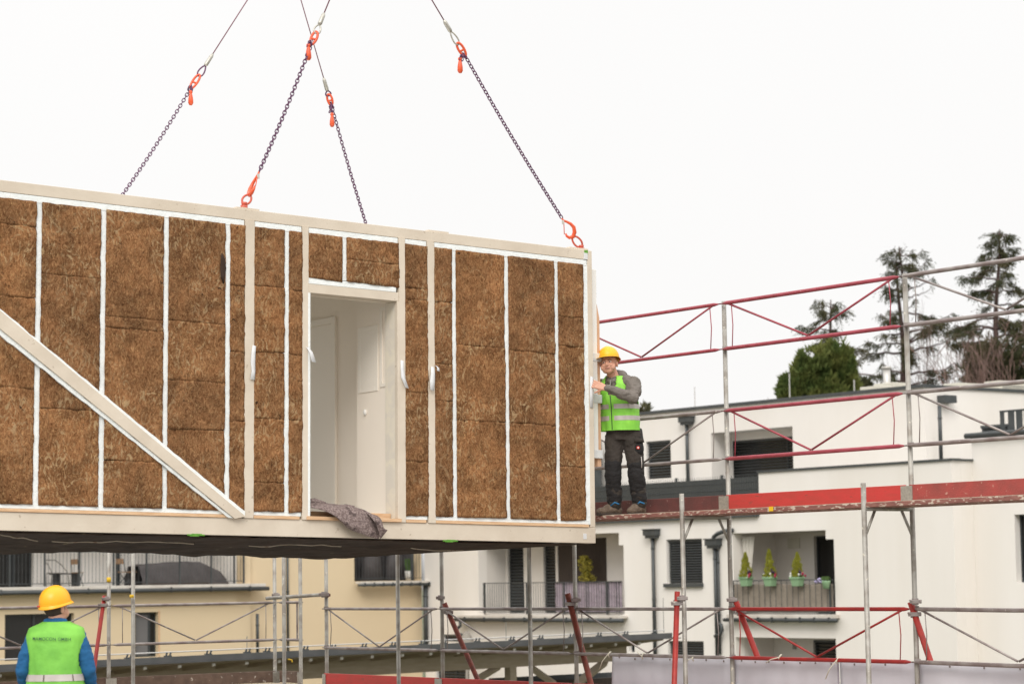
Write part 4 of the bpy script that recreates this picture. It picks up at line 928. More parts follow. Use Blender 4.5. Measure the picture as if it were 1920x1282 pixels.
for i in range(2400):
    t = rnd.random(); rr = (.25+.07*math.sin(t*9)+.05*math.sin(t*23))*(1-max(0, t-.75)*2.4)*(.35+.65*rnd.random()); a = rnd.uniform(0, 2*PI); cx_ = .16-.26*t
    cl = noise.noise(Vector((math.cos(a)*2, math.sin(a)*2, t*5)))
    if cl < -.12: continue
    leaf(M, PA.pt(s+cx_+rr*math.cos(a), zf+.75+t*(z1_-zf-.8), .7+rr*math.sin(a)*.8), Vector((rnd.uniform(-1, 1), rnd.uniform(-1, 1), rnd.uniform(-.5, 1))), .075, .045)
M.build('leaves', 'plant_gold', r_); M = MB(); 
for i in range(6): M.tube([PA.pt(s, zf+.35, .7), PA.pt(s+rnd.uniform(-.15, .15), zf+1.5, .7+rnd.uniform(-.1, .1))], .012, 5)
M.build('stem', 'bark', r_); MB().loft([(PA.pt(s, zf+.01, .7), .16, .16, 0), (PA.pt(s, zf+.4, .7), .22, .22, 0)], 16).build('pot', 'pot_white', r_, True)
# ================================================================== CREAM BUILDING
DC = Vector((math.sin(R(49)), math.cos(R(49)), 0)); kc_ = PA.pt(PA.hit(797, 1141)[0], 0, -.16)
KC = Plane(kc_, DC); kb = empty('apartment_building', KC.pt(-8, GZ, 0), 'cream rendered apartment building at the left with covered balconies', 'building')
sR = KC.hit(795, 1141)[0]; sM = KC.hit(470, 1141)[0]; sLft = KC.hit(-160, 1141)[0]; zTop = 8.5
lg = KC.rect(-120, 930, 455, 1099); zl = KC.hit(200, 1100)[1]; lg = (lg[0], lg[1], zl, zl+2.55)
g1 = KC.rect(9, 1150, 139, 1236); g2 = KC.rect(253, 1147, 297, 1231); l2 = KC.rect(668, 950, 792, 1087); l2 = (l2[0], l2[1], KC.hit(730, 1088)[1], KC.hit(730, 1088)[1]+2.5)
wall('facade_wall', KC, sLft, sM, GZ, zTop, [lg, g1, g2], .35, 'wall_cream', kb)
K2 = KC.off(.12); wall('facade_wall', K2, sM+.001, sR, GZ, zTop, [l2], .35, 'wall_cream', kb)
MB().pbox(KC, sLft, KC.hit(440, 1100)[0], KC.hit(200, 1134)[1], zl-.16, -.12, -.001).build('balcony_fascia', 'wall_cream', kb)
MB().pbox(KC, sLft, sR, zTop+.005, zTop+.2, -.2, 12).build('roof', 'terrace_grey', kb)
KB = KC.off(1.9); dk = KB.rect(-60, 1000, 62, 1098); dk = (dk[0], dk[1], zl, zl+2.3); dk2 = KB.rect(210, 1000, 216, 1098)
loggia(KC, lg, 1.9, kb, m='wall_white', bholes=[dk]); window(KB, dk, .1, kb, kind='plain', mullions=(.72,))
for a_, b_ in ((217, 223), (431, 436)): 
    x0, x1 = KB.hit(a_, 1080)[0], KB.hit(b_, 1080)[0]; MB().pbox(KB, x0, x1, zl, zl+2.5, -.06, -.001).build('dark_trim', 'dark_frame', kb)
slab(KC, -140, 490, 1098, 1104, 1112, kb, .4)
rs0, rs1 = KC.hit(-130, 1070)[0], KC.hit(452, 1070)[0]; zra = KC.hit(200, 1097)[1]; zrb = zra+1.02
railing(KC, rs0, rs1, zra, zrb, -.15, kb, .125, [KC.hit(x, 1070)[0] for x in (13, 79, 144, 208, 270, 332, 391, 434, 452)], r=.007)
slab(KC, 664, 802, 1089, 1093, 1098, kb, .3)
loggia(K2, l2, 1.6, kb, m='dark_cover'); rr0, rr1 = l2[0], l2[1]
railing(K2, rr0, rr1, l2[2], l2[2]+1.0, -.1, kb, .125, [rr1-.45])
for q in (700, 745): 
    s = K2.hit(q, 1070, .8)[0]; MB().loft([(K2.pt(s, l2[2], .9), .5, .3, A1), (K2.pt(s, l2[2]+.75, .9), .38, .25, A1), (K2.pt(s, l2[2]+1.1, .9), .1, .08, A1)], 16).build('draped_chair_cover', 'dark_cover', kb, True)
s = K2.hit(775, 1080)[0]; r_ = empty('potted_grass', K2.pt(s, l2[2], .25), 'white pot with green leaves in the corner of the small cream balcony', 'potted plant'); MB().loft([(K2.pt(s, l2[2]+.001, .25), .1, .1, 0), (K2.pt(s, l2[2]+.32, .25), .14, .14, 0)], 14).build('pot', 'pot_white', r_, True)
M = MB()
for i in range(120): leaf(M, K2.pt(s+rnd.uniform(-.08, .08), l2[2]+.3, .25), Vector((rnd.uniform(-.3, .3), rnd.uniform(-.3, .3), 1)), .45, .04)
M.build('leaves', 'plant_green', r_)
downpipe(K2, 537, 1000, 1222, .05, kb, None, .04); downpipe(PA, 802, 1097, 1212, .1, kb, None, .075); downpipe(KC, 474, 1150, 1224, .25, kb, None, .05)['label'] = 'short brown post'
window(KC, g1, .16, kb, kind='plain', mullions=(.45, .78)); f = window(KC, g2, .16, kb, kind='plain', mullions=(.72,)); 
MB().pbox(KC, g2[0]+.06, g2[0]+(g2[1]-g2[0])*.68, g2[2]+.06, g2[3]-.07, .17, .185).build('grey_panel', 'pane_grey', f)
MB().pbox(KC, g2[1]-.003, g2[1]+.05, g2[2], g2[3]+.05, -.012, -.001).build('window_trim', 'wood_strip', kb)
# balcony furniture
def armchair(px, d, label):
    s = KC.hit(px, 1090, d)[0]; r_ = empty('metal_armchair', KC.pt(s, zl, d), label, 'chair'); q = lambda a, b, c: KC.pt(s+a, zl+b, d+c)
    M = MB(); M.tube([q(-.3, 0, -.2), q(-.27, .45, -.2), q(-.34, .72, -.05), q(-.34, .8, .15), q(-.2, .84, .28), q(.1, .84, .28), q(.22, .7, .1), q(.27, .45, -.2), q(.33, 0, -.2)], .014, 6); M.build('frame', 'chair_metal', r_, True)
    M = MB(); M.tube([q(-.24, 0, .2), q(-.22, .45, .2), q(.22, .45, .2), q(.26, 0, .2)], .013, 6).build('leg', 'chair_metal', r_, True)
    M = MB(); 
    for i in range(8): M.pbox(KC, s-.24, s+.24, zl+.435, zl+.45, d-.2+i*.05, d-.2+i*.05+.035)
    M.build('seat', 'chair_metal', r_)
def folding(px, d, label, w_=.25):
    s = KC.hit(px, 1090, d)[0]; r_ = empty('folding_chair', KC.pt(s, zl, d), label, 'chair'); q = lambda a, b, c: KC.pt(s+a, zl+b, d+c)
    for c in (-.2, .2): MB().tube([q(-w_, 0, c), q(w_*.8, .45, c)], .012, 6).tube([q(w_, 0, c), q(-w_*.7, .47, c), q(-w_*1.05, .85, c)], .012, 6).build('leg', 'dark_frame', r_, True)
    M = MB(); M.pbox(KC, s-w_*.9, s+w_*.9, zl+.44, zl+.465, d-.2, d+.2).build('seat', 'chair_wood', r_); MB().pbox(KC, s-w_*1.1, s-w_*.95, zl+.7, zl+.86, d-.2, d+.2).build('backrest', 'chair_wood', r_)
armchair(106, .9, 'curved metal armchair on the cream balcony, left of the bench'); folding(238, .6, 'folding wooden chair in front of the covered furniture'); folding(145, .9, 'slim folding chair seen edge on beside the balcony bench', .1)
s = KC.hit(125, 1090, 1.3)[0]; r_ = empty('low_bench', KC.pt(s, zl, 1.3), 'low dark bench between the armchair and the folding chair', 'bench')
MB().pbox(KC, s-.5, s+.35, zl+.4, zl+.44, 1.1, 1.5).build('seat', 'bench_dark', r_)
for a_ in (-.4, .25): MB().pbox(KC, s+a_, s+a_+.1, zl, zl+.4, 1.15, 1.45).build('leg', 'bench_dark', r_)
sa, sb = KC.hit(250, 1090, .9)[0], KC.hit(411, 1090, .9)[0]; M = MB()
def cov(u, v):
    a = PI*(v); prof = [(0, .62), (.08, .66), (.3, .72), (.55, .75), (.7, .74), (.85, .55), (.95, .42), (1, .25)]
    for (x0, y0), (x1, y1) in zip(prof, prof[1:]):
        if x0 <= u <= x1: h = y0+(y1-y0)*(u-x0)/(x1-x0)
    s = sa+(sb-sa)*u; y = .9-.5*math.cos(a)*(1.05 if math.sin(a) < .3 else .9); z = zl+h*min(1, math.sin(a)*1.5)
    d = .05*noise.noise(Vector((s*2, z*2, a*2)))+.03*noise.noise(Vector((s*5+z*3, z*4, a)))
    return KC.pt(s, max(zl+.002, z+d*.6), y+d)
grid_mesh(M, 60, 24, cov); o = tag(M.build('furniture_cover', 'dark_cover', None, True), 'large dark grey cover draped over furniture on the cream balcony', 'furniture cover'); solidify(o, .01)
# ================================================================== CANOPY ROOF
ER = at(1250, 1186, 53); KP = Plane(ER, DC); h0_ = KP.hit(-60, 1248); hE = KP.hit(1250, 1186)
cnp = empty('canopy_roof', KP.pt(-6, GZ, 1), 'long grey edged timber canopy roof rising to the right in front of the buildings', 'canopy')
def kz(s): return hE[1]+(h0_[1]-hE[1])*(s-hE[0])/(h0_[0]-hE[0])
def kbox(s0, s1, dz0, dz1, w0, w1, dzb=None, sh=0):
    """box following the sloping edge: dz relative to the edge line; dzb extra drop at the far side"""
    d = dzb or 0; q = KP.pt
    return [q(s0, kz(s0)+dz0, w0), q(s1, kz(s1)+dz0, w0), q(s1, kz(s1)+dz0+d, w1), q(s0, kz(s0)+dz0+d, w1), q(s0, kz(s0)+dz1, w0), q(s1, kz(s1)+dz1, w0), q(s1, kz(s1)+dz1+d, w1), q(s0, kz(s0)+dz1+d, w1)]
sw, se = h0_[0]-3, hE[0]
MB().hexa(kbox(sw, se+.12, -.105, .0, -.05, .0)).hexa(kbox(sw, se+.35, -.125, -.108, -.10, -.0)).build('roof_edge', 'canopy_metal', cnp)
MB().hexa(kbox(sw, se+.1, -.10, -.02, .002, 4.5, -.45)).build('roof_sheet', 'canopy_metal', cnp)
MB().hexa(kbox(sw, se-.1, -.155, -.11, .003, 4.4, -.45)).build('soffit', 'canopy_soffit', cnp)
n = 0
for px in [1200, 1155, 1109, 1062, 1014, 965, 912, 860, 808, 755, 698, 641, 583, 524, 463, 401, 337, 272, 205, 137, 68, 0]:
    s = KP.hit(px, 1215)[0]; r_ = MB().hexa(kbox(s-.03, s+.03, -.225, -.157, .02, 2.2, -.21)).build('rafter', 'canopy_timber', cnp)
    MB().hexa(kbox(s-.035, s+.035, -.21, -.165, .0, .019)).build('rafter_end', 'rafter_end', r_)
MB().hexa(kbox(sw, KP.hit(1175, 1210, 1.0)[0], -.60, -.262, 1.0, 1.22)).build('beam', 'canopy_timber', cnp)
for px in (958, 300): 
    s = KP.hit(px, 1260, 1.1)[0]; MB().pbox(KP, s-.09, s+.09, GZ, kz(s)-.602, 1.02, 1.2).build('column', 'canopy_timber', cnp)
    for a_ in (-1, 1):
        q = KP.pt; M = MB(); s2 = s+a_*(1.75 if a_ < 0 else 1.75)
        if px == 958: c0, c1 = (q(KP.hit(896, 1272, 1.1)[0], KP.hit(896, 1272, 1.1)[1], 1.1), q(KP.hit(936, 1248, 1.1)[0], KP.hit(936, 1248, 1.1)[1], 1.1)) if a_ < 0 else (q(KP.hit(995, 1250, 1.1)[0], KP.hit(995, 1250, 1.1)[1], 1.1), q(KP.hit(1040, 1282, 1.1)[0], KP.hit(1040, 1282, 1.1)[1], 1.1))
        else: c0, c1 = q(s+a_*.05, kz(s)-2.5, 1.1), q(s+a_*1.2, kz(s)-1.2, 1.1)
        M.tube([c0, c1], .08, 4).build('brace', 'canopy_timber', cnp)
c0, c1 = KP.pt(*KP.hit(1080, 1282, 1.1), 1.1), KP.pt(*KP.hit(1135, 1240, 1.1), 1.1); MB().tube([c0, c1], .1, 4).build('brace', 'canopy_timber', cnp)
sx0, sx1 = KP.hit(967, 1260, 2.2)[0], KP.hit(1200, 1260, 2.2)[0]; MB().pbox(KP, sx0, sx1, GZ, kz(sx0)-1.0, 2.2, 2.35).build('timber_wall', 'dark_timber', cnp)
sx0 = KP.hit(922, 1260, 2.6)[0]; MB().pbox(KP, sx0, sx1, GZ, kz(sx0)-.9, 2.6, 2.7).build('inner_panel', 'anthracite', cnp)
M = MB(); px = 235
for px in (238, 312, 388, 461, 498, 570, 622, 680, 735, 790, 830, 893, 958, 1012, 1070, 1122, 1172, 1226):
    s = KP.hit(px, 1215)[0]
    for o_ in (0, .08): M.tube([KP.pt(s+o_, kz(s), .02), KP.pt(s+o_+.03, kz(s)+.075, .02)], .018, 6)
    M.pbox(KP, s-.03, s+.12, kz(s)+.0, kz(s)+.02, 0, .05)
M.build('cable_clip', 'dark_frame', cnp)
MB().tube([KP.pt(sw, kz(sw)+.09, .06), KP.pt(se, kz(se)+.06, .06)], .012, 5).build('cable', 'rod', cnp)
for px, y0 in ((1245, 1120), (949, 1165), (463, 1192)):
    s = KP.hit(px, 1200, .3)[0]; MB().tube([KP.pt(s, kz(s), .3), KP.pt(s, KP.hit(px, y0, .3)[1], .3)], .008, 5).build('lightning_conductor', 'grille', cnp)
s, z = PA.hit(922, 1195, -2); r_ = PA.pt(s, z, -2)
s, z = K2.hit(922, 1200, 3); tag(MB().loft([(PA.pt(PA.hit(922, 1230)[0], PA.hit(922, 1230)[1], -1.0), .28, .28, 0), (PA.pt(PA.hit(922, 1194)[0], PA.hit(922, 1196)[1], -1.0), .22, .22, 0), (PA.pt(PA.hit(921, 1182)[0], PA.hit(921, 1182)[1], -1.0), .06, .06, 0)], 14).tube([PA.pt(PA.hit(922, 1230)[0], GZ, -1.0), PA.pt(PA.hit(922, 1230)[0], PA.hit(922, 1230)[1], -1.0)], .05).build('folded_parasol', 'curtain_grey', None, True), 'folded grey blue parasol just above the canopy roof edge', 'parasol')
# ================================================================== TREES
def spruce(px, ytop, d, label, zlow, spread, dens=1., seed=1, lean=0., drop=.5):
    r = random.Random(seed); topv = at(px, ytop, d); base = Vector((topv.x+lean, d, GZ)); h = topv.z-GZ
    root = empty('spruce_tree', base, label, 'tree', 'tall sparse spruces beyond the roof'); ax = lambda z: Vector((base.x-lean*(z-GZ)/h+.12*math.sin(z*.8+seed), d, z))
    M = MB(); n = 24; M.tube([ax(GZ+h*i/n) for i in range(n+1)], [.28*(1-i/n)**.8+.02 for i in range(n+1)], 8); 
    cr_ = MB(); z = zlow
    while z < topv.z-.1:
        t = (topv.z-z)/(topv.z-zlow); nb = r.choice((2, 3, 4))
        a0_ = r.uniform(0, 2*PI)
        for kb in range(nb):
            a = a0_+2*PI*kb/nb+r.uniform(-.4, .4); L_ = spread*(t**.8)*r.uniform(.5, 1.2)+.2
            if r.random() < .12: L_ *= .4
            p0 = ax(z); P = []; dirv = Vector((math.cos(a), math.sin(a)*.8, 0)); up0 = r.uniform(.0, .55)*(1 if t > .25 else 1.8)
            for i in range(9):
                q = i/8; P.append(p0+dirv*(L_*q)+UP*(L_*(up0*q-drop*q*q+.28*q**4))+Vector((r.uniform(-.05, .05), 0, r.uniform(-.04, .04))))
            M.tube(P, [.045*(1-i/9)*min(1, L_/2)+.008 for i in range(9)], 4)
            for i in range(int(L_*34*dens)):
                q = r.uniform(.28, 1.0)**.8; c = crow(P, q); clump = noise.noise(c*1.1+Vector((seed, 0, 0)))
                if clump < -.26: continue
                dd = Vector((r.uniform(-1, 1)*.5, r.uniform(-.7, .7), -r.uniform(.2, 1.1)))+dirv*.5
                ln = r.uniform(.14, .42)*(1 if r.random() < .8 else 1.5); e = c+dd.normalized()*ln
                for k in range(8):
                    f = c.lerp(e, k/7)+Vector((r.uniform(-.04, .04), r.uniform(-.05, .05), r.uniform(-.03, .03)))
                    leaf(cr_, f, dd+Vector((r.uniform(-1, 1), r.uniform(-1, 1), r.uniform(-.6, .6)))*.8, .15, .034)
            for i in range(int(L_*4)):
                q = r.uniform(.2, .95); c = crow(P, q); leaf(cr_, c, Vector((r.uniform(-1, 1), r.uniform(-1, 1), r.uniform(-.8, .3))), .5, .02)
        z += r.uniform(.26, .56) if t > .2 else r.uniform(.13, .24)
    M.build('trunk', 'bark', root); cr_.build('crown', 'needles', root)
spruce(1552, 562, 92, 'small thin spruce rising out of the green bush', 8.0, 2.4, .95, 4, .3)
spruce(1690, 462, 95, 'tall sparse spruce with forked top, behind the tallest scaffold post', 8.2, 2.7, .95, 11, .0, .32)
spruce(1686, 474, 96, 'second slim stem of the forked spruce', 14.5, 1.1, .7, 31, -.3, .2)
spruce(1868, 430, 93, 'tallest spruce with long drooping branches at the right edge', 8.0, 2.9, 1.25, 21, -.2, .62)
spruce(1925, 600, 95, 'dark spruce cut by the right edge of the picture', 8, 2.2, 1.0, 8)
def bush(d, label, lobes, m, n, name, seed, gz=GZ):
    r = random.Random(seed); c0 = lobes[0][0]; root = empty(name, Vector((c0.x, d, gz)), label, 'tree'); M = MB(); 
    for c, rx, rz in lobes:
        for i in range(n):
            v = Vector((r.gauss(0, 1), r.gauss(0, 1), r.gauss(0, 1))).normalized(); rad = r.uniform(.6, 1.02)**.5
            k = 1+.45*noise.noise(v*2.6+c)+.3*noise.noise(v*7+c); p = c+Vector((v.x*rx, v.y*rx, v.z*rz*(1.0 if v.z < 0 else 1.1)))*rad*k
            if noise.noise(p*2.2) < -.22: continue
            for _ in range(2): leaf(M, p, Vector((v.x*.5+r.uniform(-.5, .5), v.y+r.uniform(-.5, .5), .7+r.uniform(-.3, .6))), r.uniform(.14, .34), .075)
    M.build('crown', m, root); MB().tube([Vector((c0.x, d, gz)), Vector((c0.x, d, c0.z))], .25 if gz < 0 else .03, 8).build('trunk', 'bark', root)
D_ = 86
bush(D_, 'dense green rounded conifer bush behind the white roof', [(at(1570, 712, D_), .42, 1.0), (at(1540, 718, D_), .48, .95), (at(1512, 722, D_), .38, .85), (at(1492, 738, D_), .42, .62), (at(1586, 738, D_), .38, .95), (at(1550, 755, D_), .85, .7), (at(1480, 752, D_), .4, .38), (at(1524, 708, D_), .22, .75), (at(1582, 700, D_), .2, .75), (at(1560, 690, D_), .14, .7), (at(1504, 706, D_), .13, .6), (at(1546, 694, D_), .12, .6), (at(1474, 736, D_), .14, .45), (at(1594, 708, D_), .12, .7)], 'thuja_leaf', 3000, 'conifer_bush', 5)
bush(92, 'low dark shrub right of the green conifer bush', [(at(1615, 745, 92), .5, .55), (at(1590, 735, 92), .35, .6)], 'needles', 900, 'dark_shrub', 9)
bush(92, 'dark ivy clump around the trunk of the tallest spruce', [(at(1872, 700, 92), 1.0, 1.2), (at(1840, 705, 92), .6, .9), (at(1905, 710, 92), .7, .9)], 'needles', 1300, 'ivy_clump', 13)
bush(84, 'tiny grey green shrub top at the roof edge beside the worker', [(at(1203, 775, 84), .22, .30)], 'needles', 240, 'roof_shrub', 15, zroof)
def bare(px, ytop, d, label, seed, spread=.5):
    r = random.Random(seed); tp = at(px, ytop, d); base = Vector((tp.x, d, GZ)); root = empty('bare_tree', base, label, 'tree', 'leafless trees beyond the roof'); M = MB()
    def br(p, v, L_, rad, lv):
        P = [p]; q = p.copy(); vv = v.copy()
        for i in range(5):
            vv = (vv+Vector((r.uniform(-1, 1), r.uniform(-.6, .6), r.uniform(-.3, .5)))*.16).normalized(); q = q+vv*L_/5; P.append(q.copy())
        M.tube(P, [max(.011, rad*(1-.12*i)) for i in range(6)], 4 if lv else 6, caps=False)
        if lv >= 5: return
        for _ in range(2+(r.random() < .75)+(lv in (1, 2))):
            k = r.randint(2, 5); nv = (vv+Vector((r.uniform(-1, 1), r.uniform(-.8, .8), r.uniform(-.1, .9)))*spread*1.3).normalized()
            br(P[k], nv, L_*r.uniform(.6, .85), rad*.52, lv+1)
    hh = tp.z-GZ; br(base, Vector((r.uniform(-.08, .08), 0, 1)), hh*.52, .13, 0)
    top_ = sorted(v.co.z for v in M.bm.verts)[int(len(M.bm.verts)*.90)]; kf = (tp.z-GZ)/(top_-GZ)
    for v in M.bm.verts:
        v.co = base+(v.co-base)*kf; ex = v.co.x-base.x
        if abs(ex) > 1.6: v.co.x = base.x+math.copysign(1.6+(abs(ex)-1.6)*.25, ex)
        if v.co.z > tp.z: v.co.z = tp.z+(v.co.z-tp.z)*.3
    return M.build('branches', 'twig', root)
for px, y, d, sd, lb in ((1738, 650, 90, 3, 'leafless tree just right of the tall scaffold post'), (1775, 615, 94, 5, 'leafless tree midway between scaffold post and the tallest spruce'), (1815, 625, 97, 7, 'leafless tree standing left of the tallest spruce trunk'), (1905, 640, 90, 12, 'leafless tree right of the tallest spruce')): bare(px, y, d, lb, sd, .55)
# ================================================================== PEOPLE
def remesh(M, voxel, smooth=4, wr=None):
    """fuse overlapping closed shapes into one continuous skin"""
    bmesh.ops.recalc_face_normals(M.bm, faces=M.bm.faces)
    me = bpy.data.meshes.new('tmp'); M.bm.to_mesh(me); M.bm.free(); o = bpy.data.objects.new('tmp', me); C.objects.link(o)
    q = o.modifiers.new('r', 'REMESH'); q.mode = 'VOXEL'; q.voxel_size = voxel; q.use_smooth_shade = True
    if smooth: s = o.modifiers.new('s', 'SMOOTH'); s.iterations = smooth; s.factor = .5
    dg = bpy.context.evaluated_depsgraph_get(); dg.update(); out = bpy.data.meshes.new_from_object(o.evaluated_get(dg)); bpy.data.objects.remove(o); bpy.data.meshes.remove(me)
    if wr:
        amp, sc, st = wr; co = [v.co.copy() for v in out.vertices]; no = [v.normal.copy() for v in out.vertices]
        for v, c, n in zip(out.vertices, co, no):
            p = Vector((c.x*sc*st[0], c.y*sc*st[1], c.z*sc*st[2])); a = noise.noise(p+Vector((3, 1, 7)))+.5*noise.noise(p*2.3)
            v.co = c+n*(amp*(a-.25*abs(a)))
    return out
def capsule(M, pts, rs, seg=14):
    """tapered limb with rounded ends"""
    pts = [Vector(p) for p in pts]; M.tube(pts, rs, seg)
    for p, r in zip(pts, rs): M.ell(p, (r, r, r), u=14, v=8)
def put(name, me, mats, par, label=None, smooth=True):
    me.materials.clear()
    for q in (mats if isinstance(mats, (list, tuple)) else [mats]): me.materials.append(MATS[q])
    me.name = name; o = link(name, me, par, smooth, local=True)
    if label: o['label'] = label
    return o
def yawm(yaw, tx=0, ty=0): return Matrix.Rotation(yaw, 3, 'Z') @ Matrix.Rotation(ty, 3, 'Y') @ Matrix.Rotation(tx, 3, 'X')
def head_shapes(M, c, Rm, s=1.):
    """head looking along -y in its own frame, turned by Rm"""
    E_ = lambda p, r, rot=None: M.ell(c+Rm @ (Vector(p)*s), tuple(x*s for x in r), Rm if rot is None else Rm @ rot, 20, 14)
    E_((0, .012, .035), (.076, .094, .088)); E_((0, -.022, -.02), (.066, .072, .075)); E_((0, -.048, -.072), (.040, .036, .034)); E_((-.03, -.035, -.062), (.032, .04, .034)); E_((.03, -.035, -.062), (.032, .04, .034))
    E_((0, -.084, .028), (.05, .018, .012)); E_((.034, -.076, -.022), (.022, .018, .02)); E_((-.034, -.076, -.022), (.022, .018, .02))
    a = [c+Rm @ (Vector(p)*s) for p in ((0, -.088, .018), (0, -.102, -.006), (0, -.112, -.022))]; M.tube(a, [.009*s, .012*s, .015*s], 8); E_((0, -.106, -.024), (.018, .013, .011))
    E_((0, -.085, -.046), (.026, .013, .008)); E_((0, -.082, -.060), (.022, .013, .009)); E_((.045, -.06, -.04), (.028, .026, .035)); E_((-.045, -.06, -.04), (.028, .026, .035))
    for x in (-1, 1): E_((x*.076, .012, -.004), (.012, .02, .034), Matrix.Rotation(x*.25, 3, 'Z'))
def features(par, c, Rm, s=1.):
    q = lambda p: c+Rm @ (Vector(p)*s)
    for x in (-1, 1):
        e = MB().ell(q((x*.031, -.083, .010)), (.0135*s, .008*s, .006*s), Rm).build('eye', 'eye_white', par, True, local=True); MB().ell(q((x*.031-.003, -.0895, .010)), (.0055*s, .003*s, .0055*s), Rm).build('iris', 'eye_dark', e, True, local=True)
        MB().tube([q((x*.012, -.099, .024)), q((x*.03, -.099, .031)), q((x*.05, -.086, .025))], [.003*s, .0048*s, .0025*s], 6).build('eyebrow', 'brow', par, True, local=True)
    MB().tube([q((-.022, -.093, -.053)), q((-.010, -.0985, -.053)), q((.010, -.0985, -.053)), q((.022, -.093, -.053))], [.002*s, .0036*s, .0036*s, .002*s], 6).build('mouth', 'lip', par, True, local=True)
def helmet(par, c, Rm, m, s=1., peak=True):
    q = lambda p: c+Rm @ (Vector(p)*s); bm = bmesh.new(); n = 40; rows = []
    for j in range(15):
        t = j/14; a = t*PI/2; rr = math.cos(a)**.85 if j < 14 else 0; zz = math.sin(a)**.95
        row = []
        for k in range(n):
            th = 2*PI*k/n; fx, fy = math.cos(th), math.sin(th); rx, ry = .108, .130; ridge = .004*math.exp(-(fx*rr*5)**2)*(t > .2)
            row.append(bm.verts.new(q((rx*fx*rr, ry*fy*rr+.004, .028+.128*zz+ridge+(.012*(fy > .2)*0)))))
        rows.append(row)
    for j in range(14):
        for k in range(n): bm.faces.new((rows[j][k], rows[j][(k+1) % n], rows[j+1][(k+1) % n], rows[j+1][k]))
    bmesh.ops.recalc_face_normals(bm, faces=bm.faces); bmesh.ops.remove_doubles(bm, verts=bm.verts, dist=.0005)
    me = bpy.data.meshes.new('helmet'); bm.to_mesh(me); bm.free(); o = put('helmet', me, m, par); solidify(o, .004); 
    M = MB()
    def brim(u, v):
        th = 2*PI*u; fx, fy = math.cos(th), math.sin(th); front = max(0, -fy)**1.5; back = max(0, fy)
        e = (.012+.048*front*peak)*v; return q(((.108+e)*fx, (.130+e)*fy+.004, .030-.016*v-.010*front*v-.012*back*(1-0*v)*v))
    grid_mesh(M, 48, 5, brim); b = M.build('brim', m, o, True, local=True); solidify(b, .004)
    M = MB(); M.tube([q((.108*math.cos(t)*1.0, .130*math.sin(t)+.004, .034)) for t in [2*PI*i/40 for i in range(40)]], .0035*s, 6, closed=True).build('rim', m, o, True, local=True)
    return o
def hand(M, wrist, d, nrm, s=1., curl=.5, thumb=1, spread=.12):
    """palm + four fingers + thumb as tapered chains; d = finger direction, nrm = back of the hand"""
    d = d.normalized(); nrm = (nrm-d*nrm.dot(d)).normalized(); sd = d.cross(nrm)
    for k in range(4): o = (k-1.5)*.019*s; capsule(M, [wrist+sd*o*.55, wrist+d*.05*s+sd*o*.9, wrist+d*.09*s+sd*o], [.017*s, .0165*s, .0125*s], 8)
    for k, L_ in enumerate((.072, .083, .078, .062)):
        o = (k-1.5)*.0205*s; p = wrist+d*.092*s+sd*o; v = (d+sd*spread*(k-1.5)*.5).normalized(); P = [p]; rr = [.0098*s]; c_ = curl*(.55+.12*k)
        for j, f in enumerate((.45, .32, .23)):
            v = (v*math.cos(c_)-nrm*math.sin(c_)).normalized(); P.append(P[-1]+v*L_*f*s); rr.append((.0092-.0011*j)*s)
        capsule(M, P, rr, 8)
    p = wrist+d*.025*s+sd*thumb*.028*s; v = (d*.6+sd*thumb*.75-nrm*.3).normalized(); p2 = p+v*.042*s; v2 = (v+d*.5-nrm*.2).normalized(); capsule(M, [wrist+d*.01*s+sd*thumb*.014*s, p, p2, p2+v2*.03*s], [.015*s, .0135*s, .0112*s, .0092*s], 8)
def vfold(th, z, zb):
    c, s = math.cos(th), math.sin(th); t = max(0, min(1, (z-zb)/.6))
    return .075*noise.noise(Vector((c*3, s*3, z*5)))*(1-t)+.045*noise.noise(Vector((c*5+z*2.5, s*5, z*6)))*(1-.5*t)+.024*math.sin(th*11+z*9+3*noise.noise(Vector((c, s, z*3))))*(1-t)**1.5
def vest_shell(rings, keep, t=.004, seg=72, sub=None):
    """loft with faces dropped where keep(angle, z) is false; returns MB"""
    M = MB(); vs = []; N = 40; zz = [rings[0][0]+(rings[-1][0]-rings[0][0])*j/N for j in range(N+1)]
    def at_z(z):
        for (a, A), (b, B_) in zip([(r_[0], r_) for r_ in rings], [(r_[0], r_) for r_ in rings[1:]]):
            if a <= z <= b+1e-9:
                f = (z-a)/(b-a); f = f*f*(3-2*f)*.5+f*.5; return [A[i]+(B_[i]-A[i])*f for i in range(len(A))]
    for z in zz:
        _, cx_, cy_, rx, ry, yaw = at_z(z); row = []
        for k in range(seg):
            th = 2*PI*k/seg; ca, sa = math.cos(th), math.sin(th); x = rx*math.copysign(abs(ca)**.85, ca); y = ry*math.copysign(abs(sa)**.85, sa)
            f = 1+vfold(th, z, zz[0])
            row.append(Vector((cx_+(x*math.cos(yaw)-y*math.sin(yaw))*f, cy_+(x*math.sin(yaw)+y*math.cos(yaw))*f, z)))
        vs.append(row)
    V = [[M.bm.verts.new(p) for p in row] for row in vs]
    for j in range(N):
        for k in range(seg):
            if keep(2*PI*(k+.5)/seg, (zz[j]+zz[j+1])/2): M.bm.faces.new((V[j][k], V[j][(k+1) % seg], V[j+1][(k+1) % seg], V[j+1][k]))
    bmesh.ops.delete(M.bm, geom=[v for v in M.bm.verts if not v.link_faces], context='VERTS')
    return M
